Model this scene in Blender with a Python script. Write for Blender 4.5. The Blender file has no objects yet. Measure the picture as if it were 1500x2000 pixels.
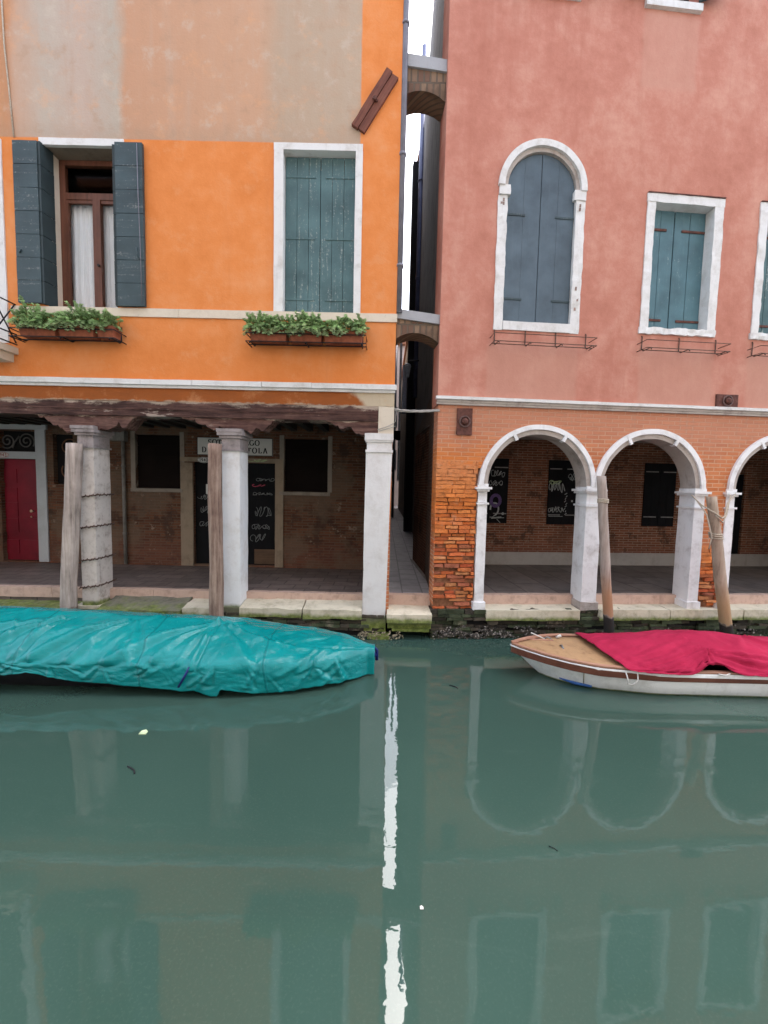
import bpy, bmesh, math, random
import numpy as np
from mathutils import Vector, Matrix, noise as mn

S = bpy.context.scene
COL = S.collection
rad = math.radians

# ------------------------------------------------------------------ camera
F_PX = 770.0
PITCH, ROLL, CAM_H, CAM_D = math.atan(F_PX/11500.0), math.atan(0.022), 2.27, 5.83
cam_data = bpy.data.cameras.new('camera')
cam = bpy.data.objects.new('camera', cam_data)
COL.objects.link(cam)
cam_data.sensor_fit = 'HORIZONTAL'; cam_data.sensor_width = 36.0
cam_data.lens = 36.0*F_PX/1500.0
cam_data.clip_start = 0.05; cam_data.clip_end = 500
_f = Vector((0, math.cos(PITCH), -math.sin(PITCH))); _r = Vector((1, 0, 0)); _u = _r.cross(_f)
_c, _s = math.cos(ROLL), math.sin(ROLL)
_R, _U = _c*_r+_s*_u, -_s*_r+_c*_u
m3 = Matrix((_R, _U, -_f)).transposed()
cam.matrix_world = Matrix.Translation((0, -CAM_D, CAM_H)) @ m3.to_4x4()
S.camera = cam

# ------------------------------------------------------------------ light
SUN_EL, SUN_AZ = rad(60), rad(36)
w = bpy.data.worlds.new('World'); S.world = w; w.use_nodes = True
wt = w.node_tree
sky = wt.nodes.new('ShaderNodeTexSky'); sky.sky_type = 'NISHITA'; sky.sun_disc = False
sky.sun_elevation = SUN_EL; sky.sun_rotation = SUN_AZ
sky.air_density = 1.0; sky.dust_density = 4.0; sky.ozone_density = 1.0
hs = wt.nodes.new('ShaderNodeHueSaturation'); hs.inputs['Saturation'].default_value = 0.62
bg = wt.nodes['Background']; bg.inputs['Strength'].default_value = 0.15
wt.links.new(sky.outputs[0], hs.inputs['Color']); wt.links.new(hs.outputs[0], bg.inputs['Color'])
sl = bpy.data.lights.new('sun', 'SUN'); sl.energy = 0.6; sl.angle = rad(60); sl.color = (1.0, .97, .94)
sun = bpy.data.objects.new('sun', sl); COL.objects.link(sun)
sd = Vector((math.sin(SUN_AZ)*math.cos(SUN_EL), math.cos(SUN_AZ)*math.cos(SUN_EL), math.sin(SUN_EL)))
sun.rotation_euler = sd.to_track_quat('Z', 'Y').to_euler()
sun.location = sd*30
S.view_settings.view_transform = 'Standard'; S.view_settings.look = 'None'
S.view_settings.gamma = 1; S.view_settings.exposure = 2.58

# ------------------------------------------------------------------ node helpers
class NT:
    def __init__(s, name):
        s.m = bpy.data.materials.new(name); s.m.use_nodes = True
        s.t = s.m.node_tree; s.b = s.t.nodes['Principled BSDF']
        s.tc = s.t.nodes.new('ShaderNodeTexCoord')
    def n(s, t): return s.t.nodes.new(t)
    def l(s, a, b): s.t.links.new(a, b)
    def put(s, sock, v):
        if hasattr(v, 'is_output'): s.l(v, sock)
        elif isinstance(v, (tuple, list)) and len(v) == 3 and sock.type == 'RGBA': sock.default_value = (*v, 1)
        else: sock.default_value = v
    @property
    def obj(s): return s.tc.outputs['Object']
    def xyz(s):
        k = s.n('ShaderNodeSeparateXYZ'); s.l(s.obj, k.inputs[0]); return k.outputs
    def map(s, scale=(1, 1, 1), rot=(0, 0, 0), loc=(0, 0, 0), vec=None):
        k = s.n('ShaderNodeMapping'); s.l(vec or s.obj, k.inputs[0])
        k.inputs['Scale'].default_value = scale; k.inputs['Rotation'].default_value = rot; k.inputs['Location'].default_value = loc
        return k.outputs[0]
    def noise(s, scale=5, detail=6, rough=.55, vec=None, dist=0):
        k = s.n('ShaderNodeTexNoise'); s.l(vec or s.obj, k.inputs['Vector'])
        k.inputs['Scale'].default_value = scale; k.inputs['Detail'].default_value = detail
        k.inputs['Roughness'].default_value = rough; k.inputs['Distortion'].default_value = dist
        return k.outputs['Fac']
    def vor(s, scale=20, vec=None, feature='F1'):
        k = s.n('ShaderNodeTexVoronoi'); s.l(vec or s.obj, k.inputs['Vector']); k.feature = feature
        k.inputs['Scale'].default_value = scale
        return k.outputs[0]
    def math(s, op, a, b=0.0, c=None, clamp=False):
        k = s.n('ShaderNodeMath'); k.operation = op; k.use_clamp = clamp
        s.put(k.inputs[0], a); s.put(k.inputs[1], b)
        if c is not None: s.put(k.inputs[2], c)
        return k.outputs[0]
    def step(s, v, a, b):            # 0 at a -> 1 at b
        k = s.n('ShaderNodeMapRange'); k.interpolation_type = 'SMOOTHSTEP'
        s.put(k.inputs['Value'], v); k.inputs['From Min'].default_value = a; k.inputs['From Max'].default_value = b
        return k.outputs[0]
    def ramp(s, fac, stops, interp='LINEAR'):
        k = s.n('ShaderNodeValToRGB'); s.put(k.inputs[0], fac); e = k.color_ramp.elements
        k.color_ramp.interpolation = interp
        while len(e) < len(stops): e.new(.5)
        for q, (p, c) in zip(e, stops): q.position = p; q.color = (*c, 1) if len(c) == 3 else c
        return k.outputs[0]
    def mix(s, fac, a, b, mode='MIX'):
        k = s.n('ShaderNodeMix'); k.data_type = 'RGBA'; k.blend_type = mode
        s.put(k.inputs[0], fac); s.put(k.inputs[6], a); s.put(k.inputs[7], b)
        return k.outputs[2]
    def bump(s, h, strength=.3, dist=.02):
        k = s.n('ShaderNodeBump'); s.put(k.inputs['Height'], h)
        k.inputs['Strength'].default_value = strength; k.inputs['Distance'].default_value = dist
        s.l(k.outputs[0], s.b.inputs['Normal']); return k
    def out(s, col=None, rough=.8, metal=0, spec=.3):
        if col is not None: s.put(s.b.inputs['Base Color'], col)
        s.put(s.b.inputs['Roughness'], rough); s.b.inputs['Metallic'].default_value = metal
        s.b.inputs['Specular IOR Level'].default_value = spec
        return s.m

def mat_orange():
    t = NT('orange_plaster'); X, Y, Z = t.xyz()
    big = t.noise(.8, 5, .6); mid = t.noise(4, 6, .65); fine = t.noise(40, 4, .6)
    streak = t.noise(1.0, 5, .6, vec=t.map((3.2, 1, .22)))
    o = t.ramp(t.math('ADD', t.math('MULTIPLY', big, .6), t.math('MULTIPLY', mid, .4)),
               [(.3, (.57, .170, .038)), (.5, (.66, .225, .066)), (.66, (.69, .28, .110))])
    o = t.mix(t.math('MULTIPLY', t.step(streak, .56, .8), .3), o, (.5, .16, .05))
    # bare render left where the orange coat stops
    wob = t.math('MULTIPLY', t.math('SUBTRACT', t.noise(2.2, 6, .6), .5), .12)
    xw = t.math('ADD', X, t.math('MULTIPLY', t.math('SUBTRACT', t.noise(1.3, 5, .6, vec=t.map((1.5, 1, .5))), .5), .35))
    strip = t.ramp(t.math('MULTIPLY_ADD', xw, 1/5.4, 5.75/5.4), [
        (.0, (0.424, 0.216, 0.098)), (.075, (0.462, 0.227, 0.118)), (.1, (0.462, 0.305, 0.216)), (.17, (0.424, 0.354, 0.286)), (.27, (0.452, 0.344, 0.276)), (.355, (0.403, 0.344, 0.276)),
        (.378, (0.473, 0.265, 0.162)), (.72, (0.492, 0.295, 0.187)), (.775, (0.413, 0.305, 0.216)), (.985, (0.424, 0.325, 0.236))])
    strip = t.mix(t.math('MULTIPLY', t.step(mid, .45, .75), .35), strip, (.46, .27, .17))
    st2 = t.noise(1.0, 6, .65, vec=t.map((5, 1, .35), loc=(3, 0, 1)))
    strip = t.mix(t.math('MULTIPLY', t.step(st2, .5, .72), .22), strip, (.42, .36, .30))
    strip = t.mix(t.math('MULTIPLY', t.step(st2, .5, .28), .2), strip, (.40, .21, .12))
    mot = t.noise(3.2, 8, .7, vec=t.map(loc=(8, 0, 3)))
    strip = t.mix(t.math('MULTIPLY', t.step(mot, .52, .66), .45), strip, (.50, .42, .34))
    strip = t.mix(t.math('MULTIPLY', t.step(mot, .47, .34), .4), strip, (.38, .24, .155))
    zz = t.math('ADD', Z, t.math('MULTIPLY', wob, .12)); xx = t.math('ADD', X, t.math('MULTIPLY', wob, .3))
    up = t.math('MULTIPLY', t.step(zz, 7.0, 7.025), t.math('SUBTRACT', 1, t.step(xx, -.46, -.43)))
    col = t.mix(up, o, strip)
    edge = t.math('MULTIPLY', up, t.math('SUBTRACT', 1, t.step(zz, 7.02, 7.3)))
    col = t.mix(t.math('MULTIPLY', edge, .3), col, (.34, .24, .17))
    # rain dirt below sill band and near string course
    dz = t.math('MULTIPLY', t.math('SUBTRACT', 1, t.step(t.math('ADD', Z, t.math('MULTIPLY', streak, .7)), 3.9, 4.7)), .35)
    col = t.mix(dz, col, (.60, .16, .03))
    # cream repair at the corner pilaster and the frieze: brown stain plus painted string-course shade
    low = t.math('SUBTRACT', 1, t.step(Z, 3.60, 3.64))
    fr = t.mix(t.noise(3, 6, .65, vec=t.map((1, 1, 2.5))), (.36, .098, .02), (.20, .065, .022))
    ze = t.math('ADD', Z, t.math('MULTIPLY', t.math('SUBTRACT', t.noise(5, 5, .7), .5), .14))
    fr = t.mix(t.math('SUBTRACT', 1, t.step(ze, 3.415, 3.445)), fr, (.36, .26, .18))
    xr = t.math('ADD', t.math('ADD', X, t.math('MULTIPLY', Z, .9)), t.math('MULTIPLY', t.noise(2.5, 6, .65), .35))
    cream = t.mix(t.noise(6, 6, .7, vec=t.map((2, 1, .6))), (.56, .47, .34), (.40, .32, .22))
    fr = t.mix(t.step(xr, 2.86, 2.98), fr, cream)
    col = t.mix(low, col, fr)
    col = t.mix(t.math('MULTIPLY', t.step(fine, .55, .8), .12), col, (.35, .2, .12))
    pale = t.math('MULTIPLY', t.step(t.noise(2.6, 8, .72, vec=t.map(loc=(3, 2, 5))), .53, .68), .3)
    col = t.mix(pale, col, (.66, .33, .16), 'MIX')
    chip = t.math('MULTIPLY', t.step(t.noise(8, 8, .75, vec=t.map(loc=(9, 5, 1))), .66, .675), t.step(big, .5, .62))
    col = t.mix(t.math('MULTIPLY', chip, .35), col, (.56, .36, .22))
    spot = t.step(t.noise(20, 4, .7, vec=t.map((1, 1, .4), loc=(4, 4, 4))), .71, .75)
    col = t.mix(t.math('MULTIPLY', spot, .35), col, (.22, .10, .05))
    t.bump(t.math('ADD', t.math('MULTIPLY', mid, .7), t.math('MULTIPLY', fine, .3)), .35, .03)
    return t.out(col, .9, 0, .15)

def mat_pink():
    t = NT('pink_plaster'); X, Y, Z = t.xyz()
    big = t.noise(.9, 6, .62); mid = t.noise(3.5, 7, .68); fine = t.noise(45, 4, .6)
    streak = t.noise(1.0, 6, .62, vec=t.map((2.6, 1, .3)))
    c = t.ramp(t.math('ADD', t.math('MULTIPLY', big, .5), t.math('MULTIPLY', mid, .5)),
               [(.33, (.375, .143, .098)), (.48, (.465, .198, .143)), (.63, (.55, .285, .212))])
    c = t.mix(t.math('MULTIPLY', t.step(streak, .50, .70), .5), c, (.385, .145, .10))
    c = t.mix(t.math('MULTIPLY', t.step(t.noise(1.6, 7, .7, vec=t.map((1.6, 1, .6), loc=(7, 1, 2))), .55, .72), .25), c, (.55, .28, .21))
    # rain-washed paler panels under the three windows and the upper ones
    wx = t.math('ADD', X, t.math('MULTIPLY', t.math('SUBTRACT', t.noise(3, 5, .6), .5), .12))
    def panel(x0, x1, z0, z1):
        return t.math('MULTIPLY', t.math('MULTIPLY', t.step(wx, x0-.03, x0+.05), t.math('SUBTRACT', 1, t.step(wx, x1-.05, x1+.03))),
                      t.math('MULTIPLY', t.step(Z, z0-.02, z0+.1), t.math('SUBTRACT', 1, t.step(Z, z1-.15, z1+.05))))
    pn = t.math('MAXIMUM', t.math('MAXIMUM', panel(.62, 2.0, 3.5, 4.45), panel(2.95, 4.15, 3.5, 4.5)), t.math('MAXIMUM', panel(4.7, 6.2, 3.5, 4.5), panel(2.7, 3.55, 8.0, 9.1)))
    pc = t.mix(t.noise(6, 6, .7, vec=t.map((1.5, 1, .5))), (.42, .21, .15), (.54, .29, .22))
    c = t.mix(t.math('MULTIPLY', pn, .6), c, pc)
    chip = t.math('MULTIPLY', t.step(t.noise(7, 8, .75, vec=t.map(loc=(2, 5, 1))), .645, .66), t.step(big, .48, .6))
    c = t.mix(t.math('MULTIPLY', chip, .45), c, (.60, .36, .29))
    spot = t.step(t.noise(18, 4, .7, vec=t.map((1, 1, .45), loc=(4, 4, 4))), .70, .74)
    c = t.mix(t.math('MULTIPLY', spot, .4), c, (.22, .10, .085))
    c = t.mix(t.math('MULTIPLY', t.step(fine, .58, .8), .15), c, (.3, .12, .1))
    t.bump(t.math('ADD', t.math('MULTIPLY', mid, .75), t.math('MULTIPLY', fine, .25)), .3, .03)
    return t.out(c, .92, 0, .15)

def mat_brick(name, c1, c2, mortar, tint=None, w=.25, h=.065, bump=.6, patch=None, mort=.008):
    t = NT(name); X, Y, Z = t.xyz()
    cb = t.n('ShaderNodeCombineXYZ')
    jit = t.math('MULTIPLY', t.math('SUBTRACT', t.noise(9, 3), .5), .012)
    t.l(t.math('ADD', t.math('ADD', X, Y), jit), cb.inputs[0]); t.l(t.math('ADD', Z, t.math('MULTIPLY', jit, .8)), cb.inputs[1])
    b = t.n('ShaderNodeTexBrick'); t.l(cb.outputs[0], b.inputs['Vector'])
    b.inputs['Scale'].default_value = 1; b.inputs['Brick Width'].default_value = w; b.inputs['Row Height'].default_value = h
    b.inputs['Mortar Size'].default_value = mort; b.inputs['Mortar Smooth'].default_value = .25; b.inputs['Bias'].default_value = 0
    for k, v in (('Color1', c1), ('Color2', c2), ('Mortar', mortar)): b.inputs[k].default_value = (*v, 1)
    col = b.outputs['Color']
    nz = t.noise(5, 7, .7); big = t.noise(1.1, 5, .6)
    col = t.mix(t.math('MULTIPLY', t.step(nz, .45, .75), .4), col, tuple(x*.5 for x in c1))
    if tint: col = tint(t, col, X, Z, nz, big)
    if patch: col = t.mix(t.math('MULTIPLY', t.step(big, patch[0], patch[0]+.1), patch[1]), col, patch[2])
    t.bump(t.math('ADD', t.math('MULTIPLY', b.outputs['Fac'], -.7), t.math('MULTIPLY', nz, .6)), bump, .02)
    return t.out(col, .9, 0, .2)

def mat_stone(name, c=(.58, .56, .53), dirt=(.30, .26, .22), amount=.6, sc=3, green=None, rough=.75):
    t = NT(name); X, Y, Z = t.xyz()
    a = t.noise(sc, 8, .7); b = t.noise(sc*7, 6, .7); st = t.noise(1, 6, .65, vec=t.map((9, 9, 1.2)))
    col = t.mix(t.math('MULTIPLY', t.step(a, .45, .75), amount), c, dirt)
    col = t.mix(t.math('MULTIPLY', t.step(st, .55, .78), amount*.6), col, tuple(x*.75 for x in dirt))
    col = t.mix(t.math('MULTIPLY', t.step(b, .6, .75), .35), col, tuple(x*.6 for x in dirt))
    if green:
        zg = t.math('ADD', Z, t.math('MULTIPLY', t.math('SUBTRACT', t.noise(6, 6, .7), .5), green[2]))
        g = t.math('SUBTRACT', 1, t.step(zg, green[0], green[1]))
        gc = t.ramp(t.noise(11, 6, .7), [(.3, (.035, .045, .012)), (.5, (.13, .17, .025)), (.66, (.26, .28, .09))])
        col = t.mix(t.math('MULTIPLY', g, .92), col, gc)
    t.bump(t.math('ADD', t.math('MULTIPLY', a, .6), t.math('MULTIPLY', b, .5)), .35, .02)
    return t.out(col, rough, 0, .3)

def mat_wood(name, stops, axis='Z', rough=.75, sc=1.0, bump=.35, spec=.3, wet=None):
    t = NT(name); X, Y, Z = t.xyz()
    s = {'X': (1.2, 22, 22), 'Z': (22, 22, 1.2), 'Y': (22, 1.2, 22)}[axis]
    g = t.noise(sc, 7, .65, vec=t.map(s), dist=.4); b = t.noise(3.0*sc, 6, .65, vec=t.map(tuple(1+.05*q for q in s)))
    col = t.ramp(t.math('ADD', t.math('MULTIPLY', g, .6), t.math('MULTIPLY', b, .4)), stops)
    if wet:
        zw = t.math('ADD', Z, t.math('MULTIPLY', t.math('SUBTRACT', t.noise(8, 4), .5), .15))
        col = t.mix(t.math('SUBTRACT', 1, t.step(zw, wet[0]-.02, wet[0]+.02)), col, wet[1])
        if len(wet) > 2:
            k = t.math('MULTIPLY', t.step(zw, wet[0], wet[0]+.02), t.math('SUBTRACT', 1, t.step(zw, wet[0]+.25, wet[0]+.75)))
            col = t.mix(t.math('MULTIPLY', k, .75), col, wet[2])
    t.bump(g, bump, .01)
    return t.out(col, rough, 0, spec)

def mat_beam(name, stops, zt):
    t = NT(name); X, Y, Z = t.xyz()
    g = t.noise(1, 7, .65, vec=t.map((1.2, 22, 22)), dist=.4); b = t.noise(3, 6, .65, vec=t.map((1, 2, 2)))
    col = t.ramp(t.math('ADD', t.math('MULTIPLY', g, .6), t.math('MULTIPLY', b, .4)), stops)
    pz = t.math('ADD', Z, t.math('MULTIPLY', t.math('SUBTRACT', t.noise(2.2, 7, .7, vec=t.map((1, 1, 3))), .5), .35))
    col = t.mix(t.math('MULTIPLY', t.step(pz, zt, zt+.05), .75), col, t.mix(g, (.40, .30, .22), (.55, .46, .37)))
    pt = t.step(t.noise(1.7, 7, .7, vec=t.map((1, 2, 4), loc=(6, 0, 2))), .60, .67)
    col = t.mix(t.math('MULTIPLY', pt, .7), col, (.44, .35, .29))
    t.bump(t.math('ADD', g, t.math('MULTIPLY', b, .6)), .6, .02)
    return t.out(col, .88, 0, .2)

def mat_paint(name, c, worn=(.35, .36, .34), axis='Z', wear=.5, rough=.6, thr=.66, spec=.3):
    t = NT(name)
    s = {'Z': (14, 14, 1.0), 'X': (1, 14, 14)}[axis]
    g = t.noise(1.5, 7, .7, vec=t.map(s)); b = t.noise(2.2, 6, .6); f = t.noise(30, 5, .7)
    col = t.ramp(b, [(.3, tuple(x*.72 for x in c)), (.5, c), (.7, tuple(min(1, x*1.28) for x in c))])
    col = t.mix(t.math('MULTIPLY', t.step(g, .5, .8), wear*.6), col, tuple(.5*x+.5*y for x, y in zip(c, worn)))
    col = t.mix(t.math('MULTIPLY', t.step(t.math('ADD', t.math('MULTIPLY', g, .5), t.math('MULTIPLY', f, .5)), thr-.02, thr+.03), wear), col, worn)
    t.bump(t.math('ADD', g, t.math('MULTIPLY', f, .3)), .2, .008)
    return t.out(col, rough, 0, spec)

def mat_plain(name, c, rough=.6, metal=0, var=.25, sc=12, spec=.3, bump=.15):
    t = NT(name); n_ = t.noise(sc, 6, .65)
    col = t.ramp(n_, [(.3, tuple(x*(1-var) for x in c)), (.7, tuple(min(1, x*(1+var)) for x in c))])
    t.bump(n_, bump, .01)
    return t.out(col, rough, metal, spec)

def mat_paving(name, c1, c2, w=.55, h=.38, rot=0.0, rough=.6):
    t = NT(name); b = t.n('ShaderNodeTexBrick'); t.l(t.map(rot=(0, 0, rot)), b.inputs['Vector'])
    b.inputs['Scale'].default_value = 1; b.inputs['Brick Width'].default_value = w; b.inputs['Row Height'].default_value = h
    b.inputs['Mortar Size'].default_value = .012; b.inputs['Mortar Smooth'].default_value = .3
    for k, v in (('Color1', c1), ('Color2', c2), ('Mortar', tuple(x*.35 for x in c1))): b.inputs[k].default_value = (*v, 1)
    n_ = t.noise(4, 7, .7)
    col = t.mix(t.math('MULTIPLY', t.step(n_, .4, .75), .5), b.outputs['Color'], tuple(x*.55 for x in c2))
    t.bump(t.math('ADD', t.math('MULTIPLY', b.outputs['Fac'], -.6), t.math('MULTIPLY', n_, .3)), .4, .015)
    return t.out(col, t.math('MULTIPLY_ADD', n_, .3, rough-.2), 0, .4)

def mat_water():
    t = NT('canal_water')
    n_ = t.noise(.35, 4, .5); sp = t.noise(70, 3, .7); film = t.noise(2.2, 7, .7, vec=t.map((.5, 1.4, 1)), dist=.8)
    col = t.ramp(n_, [(.3, (.030, .062, .049)), (.7, (.038, .075, .059))])
    col = t.mix(t.math('MULTIPLY', t.step(sp, .5, .75), .22), col, (.085, .12, .10))
    col = t.mix(t.math('MULTIPLY', t.step(film, .58, .72), .10), col, (.11, .15, .13))
    a = t.noise(1.5, 2, .45, vec=t.map((1.0, 1.6, 1))); b = t.noise(9, 2, .5, vec=t.map((1.0, 1.5, 1))); c = t.noise(30, 2, .5)
    h = t.math('ADD', t.math('ADD', t.math('MULTIPLY', a, .30), t.math('MULTIPLY', b, .085)), t.math('MULTIPLY', c, .006))
    t.bump(h, 1.0, .0048)
    m = t.out(col, .012, 0, .65); t.b.inputs['IOR'].default_value = 1.43
    return m

def mat_tarp(name, c, rough=.38, spec=.5, crk=.6, seam=0):
    t = NT(name); a = t.noise(2.5, 5, .6); f = t.noise(90, 3, .6); X, Y, Z = t.xyz()
    cr = t.noise(5, 6, .62, dist=1.0)
    rg = t.math('ABSOLUTE', t.math('SUBTRACT', t.noise(3.2, 4, .55, vec=t.map((.8, 1, 1.5)), dist=.5), .5))
    col = t.ramp(a, [(.3, tuple(x*.8 for x in c)), (.7, tuple(min(1, x*1.15+.005) for x in c))])
    dirt = t.step(t.noise(6, 8, .72, vec=t.map(loc=(3, 1, 2))), .58, .74)
    col = t.mix(t.math('MULTIPLY', dirt, .22), col, tuple(.35*x+.06 for x in c))
    h = t.math('ADD', t.math('ADD', t.math('MULTIPLY', cr, .5), t.math('MULTIPLY', rg, -1.8)), t.math('MULTIPLY', f, .03))
    if seam:      # welded seams every couple of metres
        d = t.math('ABSOLUTE', t.math('SUBTRACT', t.math('FRACT', t.math('MULTIPLY', t.math('ADD', X, t.math('MULTIPLY', Z, .2)), 1/1.3)), .5))
        k = t.math('SUBTRACT', 1, t.step(d, .004, .012)); col = t.mix(t.math('MULTIPLY', k, .5), col, tuple(x*.5 for x in c)); h = t.math('ADD', h, t.math('MULTIPLY', k, .25))
    t.bump(h, crk, .03)
    return t.out(col, t.math('MULTIPLY_ADD', dirt, .25, rough), 0, spec)

def mat_glass(name='window_glass', c=(.02, .022, .024)):
    t = NT(name); return t.out(t.mix(t.noise(2, 3), c, tuple(x*1.6 for x in c)), .06, 0, .6)

def mat_attr(name, rough=.9, dark=.6, bump=.6):      # colour drawn per brick / per leaf / per shell
    t = NT(name); k = t.n('ShaderNodeAttribute'); k.attribute_name = 'tint'
    n_ = t.noise(22, 6, .7); col = t.mix(t.math('MULTIPLY', t.step(n_, .45, .75), .45), k.outputs['Color'], tuple([.02]*3), 'MIX')
    col = t.mix(t.math('MULTIPLY', t.step(t.noise(7, 6, .7), .55, .7), .25), col, (.5, .4, .3))
    t.bump(n_, bump, .015); return t.out(col, rough, 0, .2)

def mat_leaf():
    t = NT('leaf_green'); k = t.n('ShaderNodeAttribute'); k.attribute_name = 'tint'
    t.b.inputs['Subsurface Weight'].default_value = 0
    return t.out(k.outputs['Color'], .55, 0, .35)

def brick_tint(t, col, X, Z, nz, big):
    zz = t.math('ADD', Z, t.math('MULTIPLY', t.math('SUBTRACT', big, .5), 1.0))
    col = t.mix(t.math('MULTIPLY', t.step(zz, 2.55, 3.35), .7), col, (.50, .225, .14))
    wash = t.math('MULTIPLY', t.math('MULTIPLY', t.step(zz, 1.4, 2.0), t.math('SUBTRACT', 1, t.step(zz, 2.5, 3.1))), t.math('SUBTRACT', 1, t.math('MULTIPLY', t.step(X, .45, 1.2), .7)))
    col = t.mix(t.math('MULTIPLY', wash, .75), col, (.66, .20, .035))
    g = t.step(t.noise(1, 6, .65, vec=t.map((7, 7, .8))), .52, .72)
    top = t.math('MULTIPLY', g, t.step(Z, 2.9, 3.45))
    return t.mix(t.math('MULTIPLY', top, .45), col, (.36, .24, .17))

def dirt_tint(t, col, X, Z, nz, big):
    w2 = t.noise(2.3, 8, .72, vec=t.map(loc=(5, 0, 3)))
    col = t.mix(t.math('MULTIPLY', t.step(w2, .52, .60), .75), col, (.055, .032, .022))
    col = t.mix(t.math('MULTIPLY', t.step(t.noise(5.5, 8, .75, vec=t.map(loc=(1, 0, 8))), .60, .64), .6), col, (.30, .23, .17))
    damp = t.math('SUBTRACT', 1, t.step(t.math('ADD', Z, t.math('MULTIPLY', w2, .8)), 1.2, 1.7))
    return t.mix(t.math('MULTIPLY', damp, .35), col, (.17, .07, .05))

M = {}
M['orange'] = mat_orange(); M['pink'] = mat_pink()
M['brick'] = mat_brick('washed_brick', (.56, .21, .095), (.42, .13, .055), (.56, .36, .24), brick_tint, .2, .062, .8)
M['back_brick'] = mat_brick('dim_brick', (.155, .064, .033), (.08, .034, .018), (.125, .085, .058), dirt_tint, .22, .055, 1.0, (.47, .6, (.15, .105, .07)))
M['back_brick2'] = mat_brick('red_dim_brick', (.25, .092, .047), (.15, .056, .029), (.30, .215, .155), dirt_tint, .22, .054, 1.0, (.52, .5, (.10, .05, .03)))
M['alley_brick'] = mat_brick('alley_brick', (.20, .12, .085), (.14, .09, .065), (.24, .19, .15), None, .24, .065, .9, (.5, .5, (.12, .10, .085)))
M['alley_grey'] = mat_stone('grey_render', (.15, .13, .12), (.035, .03, .027), .95, 2.4)
M['white_stone'] = mat_stone('white_stone', (.66, .65, .63), (.36, .32, .27), .55, 4)
M['arch_stone'] = mat_stone('arch_stone', (.76, .755, .75), (.34, .30, .27), .6, 4)
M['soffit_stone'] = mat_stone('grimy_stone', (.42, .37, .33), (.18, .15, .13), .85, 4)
M['cream_stone'] = mat_stone('cream_stone', (.62, .54, .43), (.36, .27, .19), .4, 2.2)
M['pillar_stone'] = mat_stone('pillar_stone', (.60, .54, .49), (.27, .21, .17), .85, 9, (.40, .46, .1))
M['pillar_white'] = mat_stone('pillar_white', (.76, .76, .76), (.44, .38, .31), .5, 3, (.38, .46, .1))
M['pillar_grey'] = mat_stone('pillar_grey', (.68, .66, .64), (.40, .34, .29), .5, 3, (.26, .33, .1))
M['cap_stone'] = mat_stone('dark_capital', (.30, .26, .25), (.10, .08, .075), .8, 7)
M['kerb_pink'] = mat_stone('pink_kerb', (.54, .38, .30), (.27, .18, .135), .7, 7)
M['coping'] = mat_stone('mossy_coping', (.60, .54, .41), (.26, .23, .14), .7, 5, (.285, .355, .12))
M['coping_dark'] = mat_stone('dark_coping', (.17, .16, .12), (.05, .05, .032), .9, 4, (.30, .45, .35))
M['plinth_green'] = mat_stone('green_plinth', (.16, .16, .10), (.05, .05, .03), .8, 6, (.16, .3, .2))
M['found'] = mat_attr('wet_brick', .75, .6, .8)
M['eroded'] = mat_attr('eroded_brick', .95, .6, .9)
M['mortar'] = mat_plain('lime_mortar', (.24, .11, .06), .95, 0, .5, 14, .2, .6)
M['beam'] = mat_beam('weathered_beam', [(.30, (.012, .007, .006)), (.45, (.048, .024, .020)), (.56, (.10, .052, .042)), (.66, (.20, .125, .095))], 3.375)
M['bracket'] = mat_beam('bracket_wood', [(.3, (.016, .009, .008)), (.46, (.09, .045, .037)), (.58, (.18, .10, .078)), (.72, (.30, .20, .155))], 3.185)
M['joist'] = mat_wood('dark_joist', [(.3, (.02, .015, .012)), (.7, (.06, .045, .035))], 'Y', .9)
M['slate_blue'] = mat_paint('slate_blue_paint', (.038, .060, .066), (.19, .20, .19), 'X', .6, .55, .585)
M['slate_dark'] = mat_paint('slate_dark_paint', (.022, .034, .036), (.12, .12, .11), 'Z', .4, .6)
M['teal_worn'] = mat_paint('worn_teal_paint', (.075, .135, .14), (.26, .30, .28), 'Z', .8, .7, .565)
M['grey_blue'] = mat_paint('grey_blue_paint', (.075, .105, .128), (.15, .18, .20), 'Z', .5, .6, .63)
M['blue_paint'] = mat_paint('pale_blue_paint', (.072, .145, .168), (.22, .30, .30), 'Z', .7, .6, .60)
M['red_door'] = mat_paint('crimson_paint', (.17, .006, .017), (.10, .01, .015), 'Z', .2, .45, .8)
M['brown_wood'] = mat_wood('varnished_frame', [(.3, (.055, .019, .010)), (.6, (.135, .05, .028)), (.8, (.20, .085, .05))], 'Z', .5)
M['black_wood'] = mat_paint('black_paint', (.009, .009, .010), (.05, .045, .04), 'Z', .4, .8, .66, .08)
M['black'] = mat_plain('dark_void', (.008, .007, .007), .9)
M['glass'] = mat_glass()
M['iron'] = mat_plain('rusty_iron', (.10, .062, .047), .8, .2, .5, 30)
M['black_iron'] = mat_plain('black_iron', (.016, .016, .018), .6, .3, .4, 30)
M['rust_plate'] = mat_plain('rust_plate', (.11, .045, .034), .85, .1, .45, 18, .3, .5)
M['tie_wood'] = mat_wood('rusted_tie', [(.35, (.10, .035, .024)), (.55, (.17, .062, .04)), (.7, (.24, .10, .055))], 'Z', .85, 1.3)
M['pipe_grey'] = mat_plain('pipe_grey', (.17, .165, .19), .5, .2, .2, 5)
M['pipe_blue'] = mat_plain('pipe_blue', (.10, .115, .20), .5, .2, .2, 5)
M['pipe_dim'] = mat_plain('pipe_dim', (.17, .16, .14), .6, 0, .3, 8)
M['terracotta'] = mat_plain('terracotta', (.24, .075, .038), .85, 0, .35, 12)
M['soil'] = mat_plain('soil', (.03, .022, .015), 1)
M['leaf'] = mat_leaf()
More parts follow.
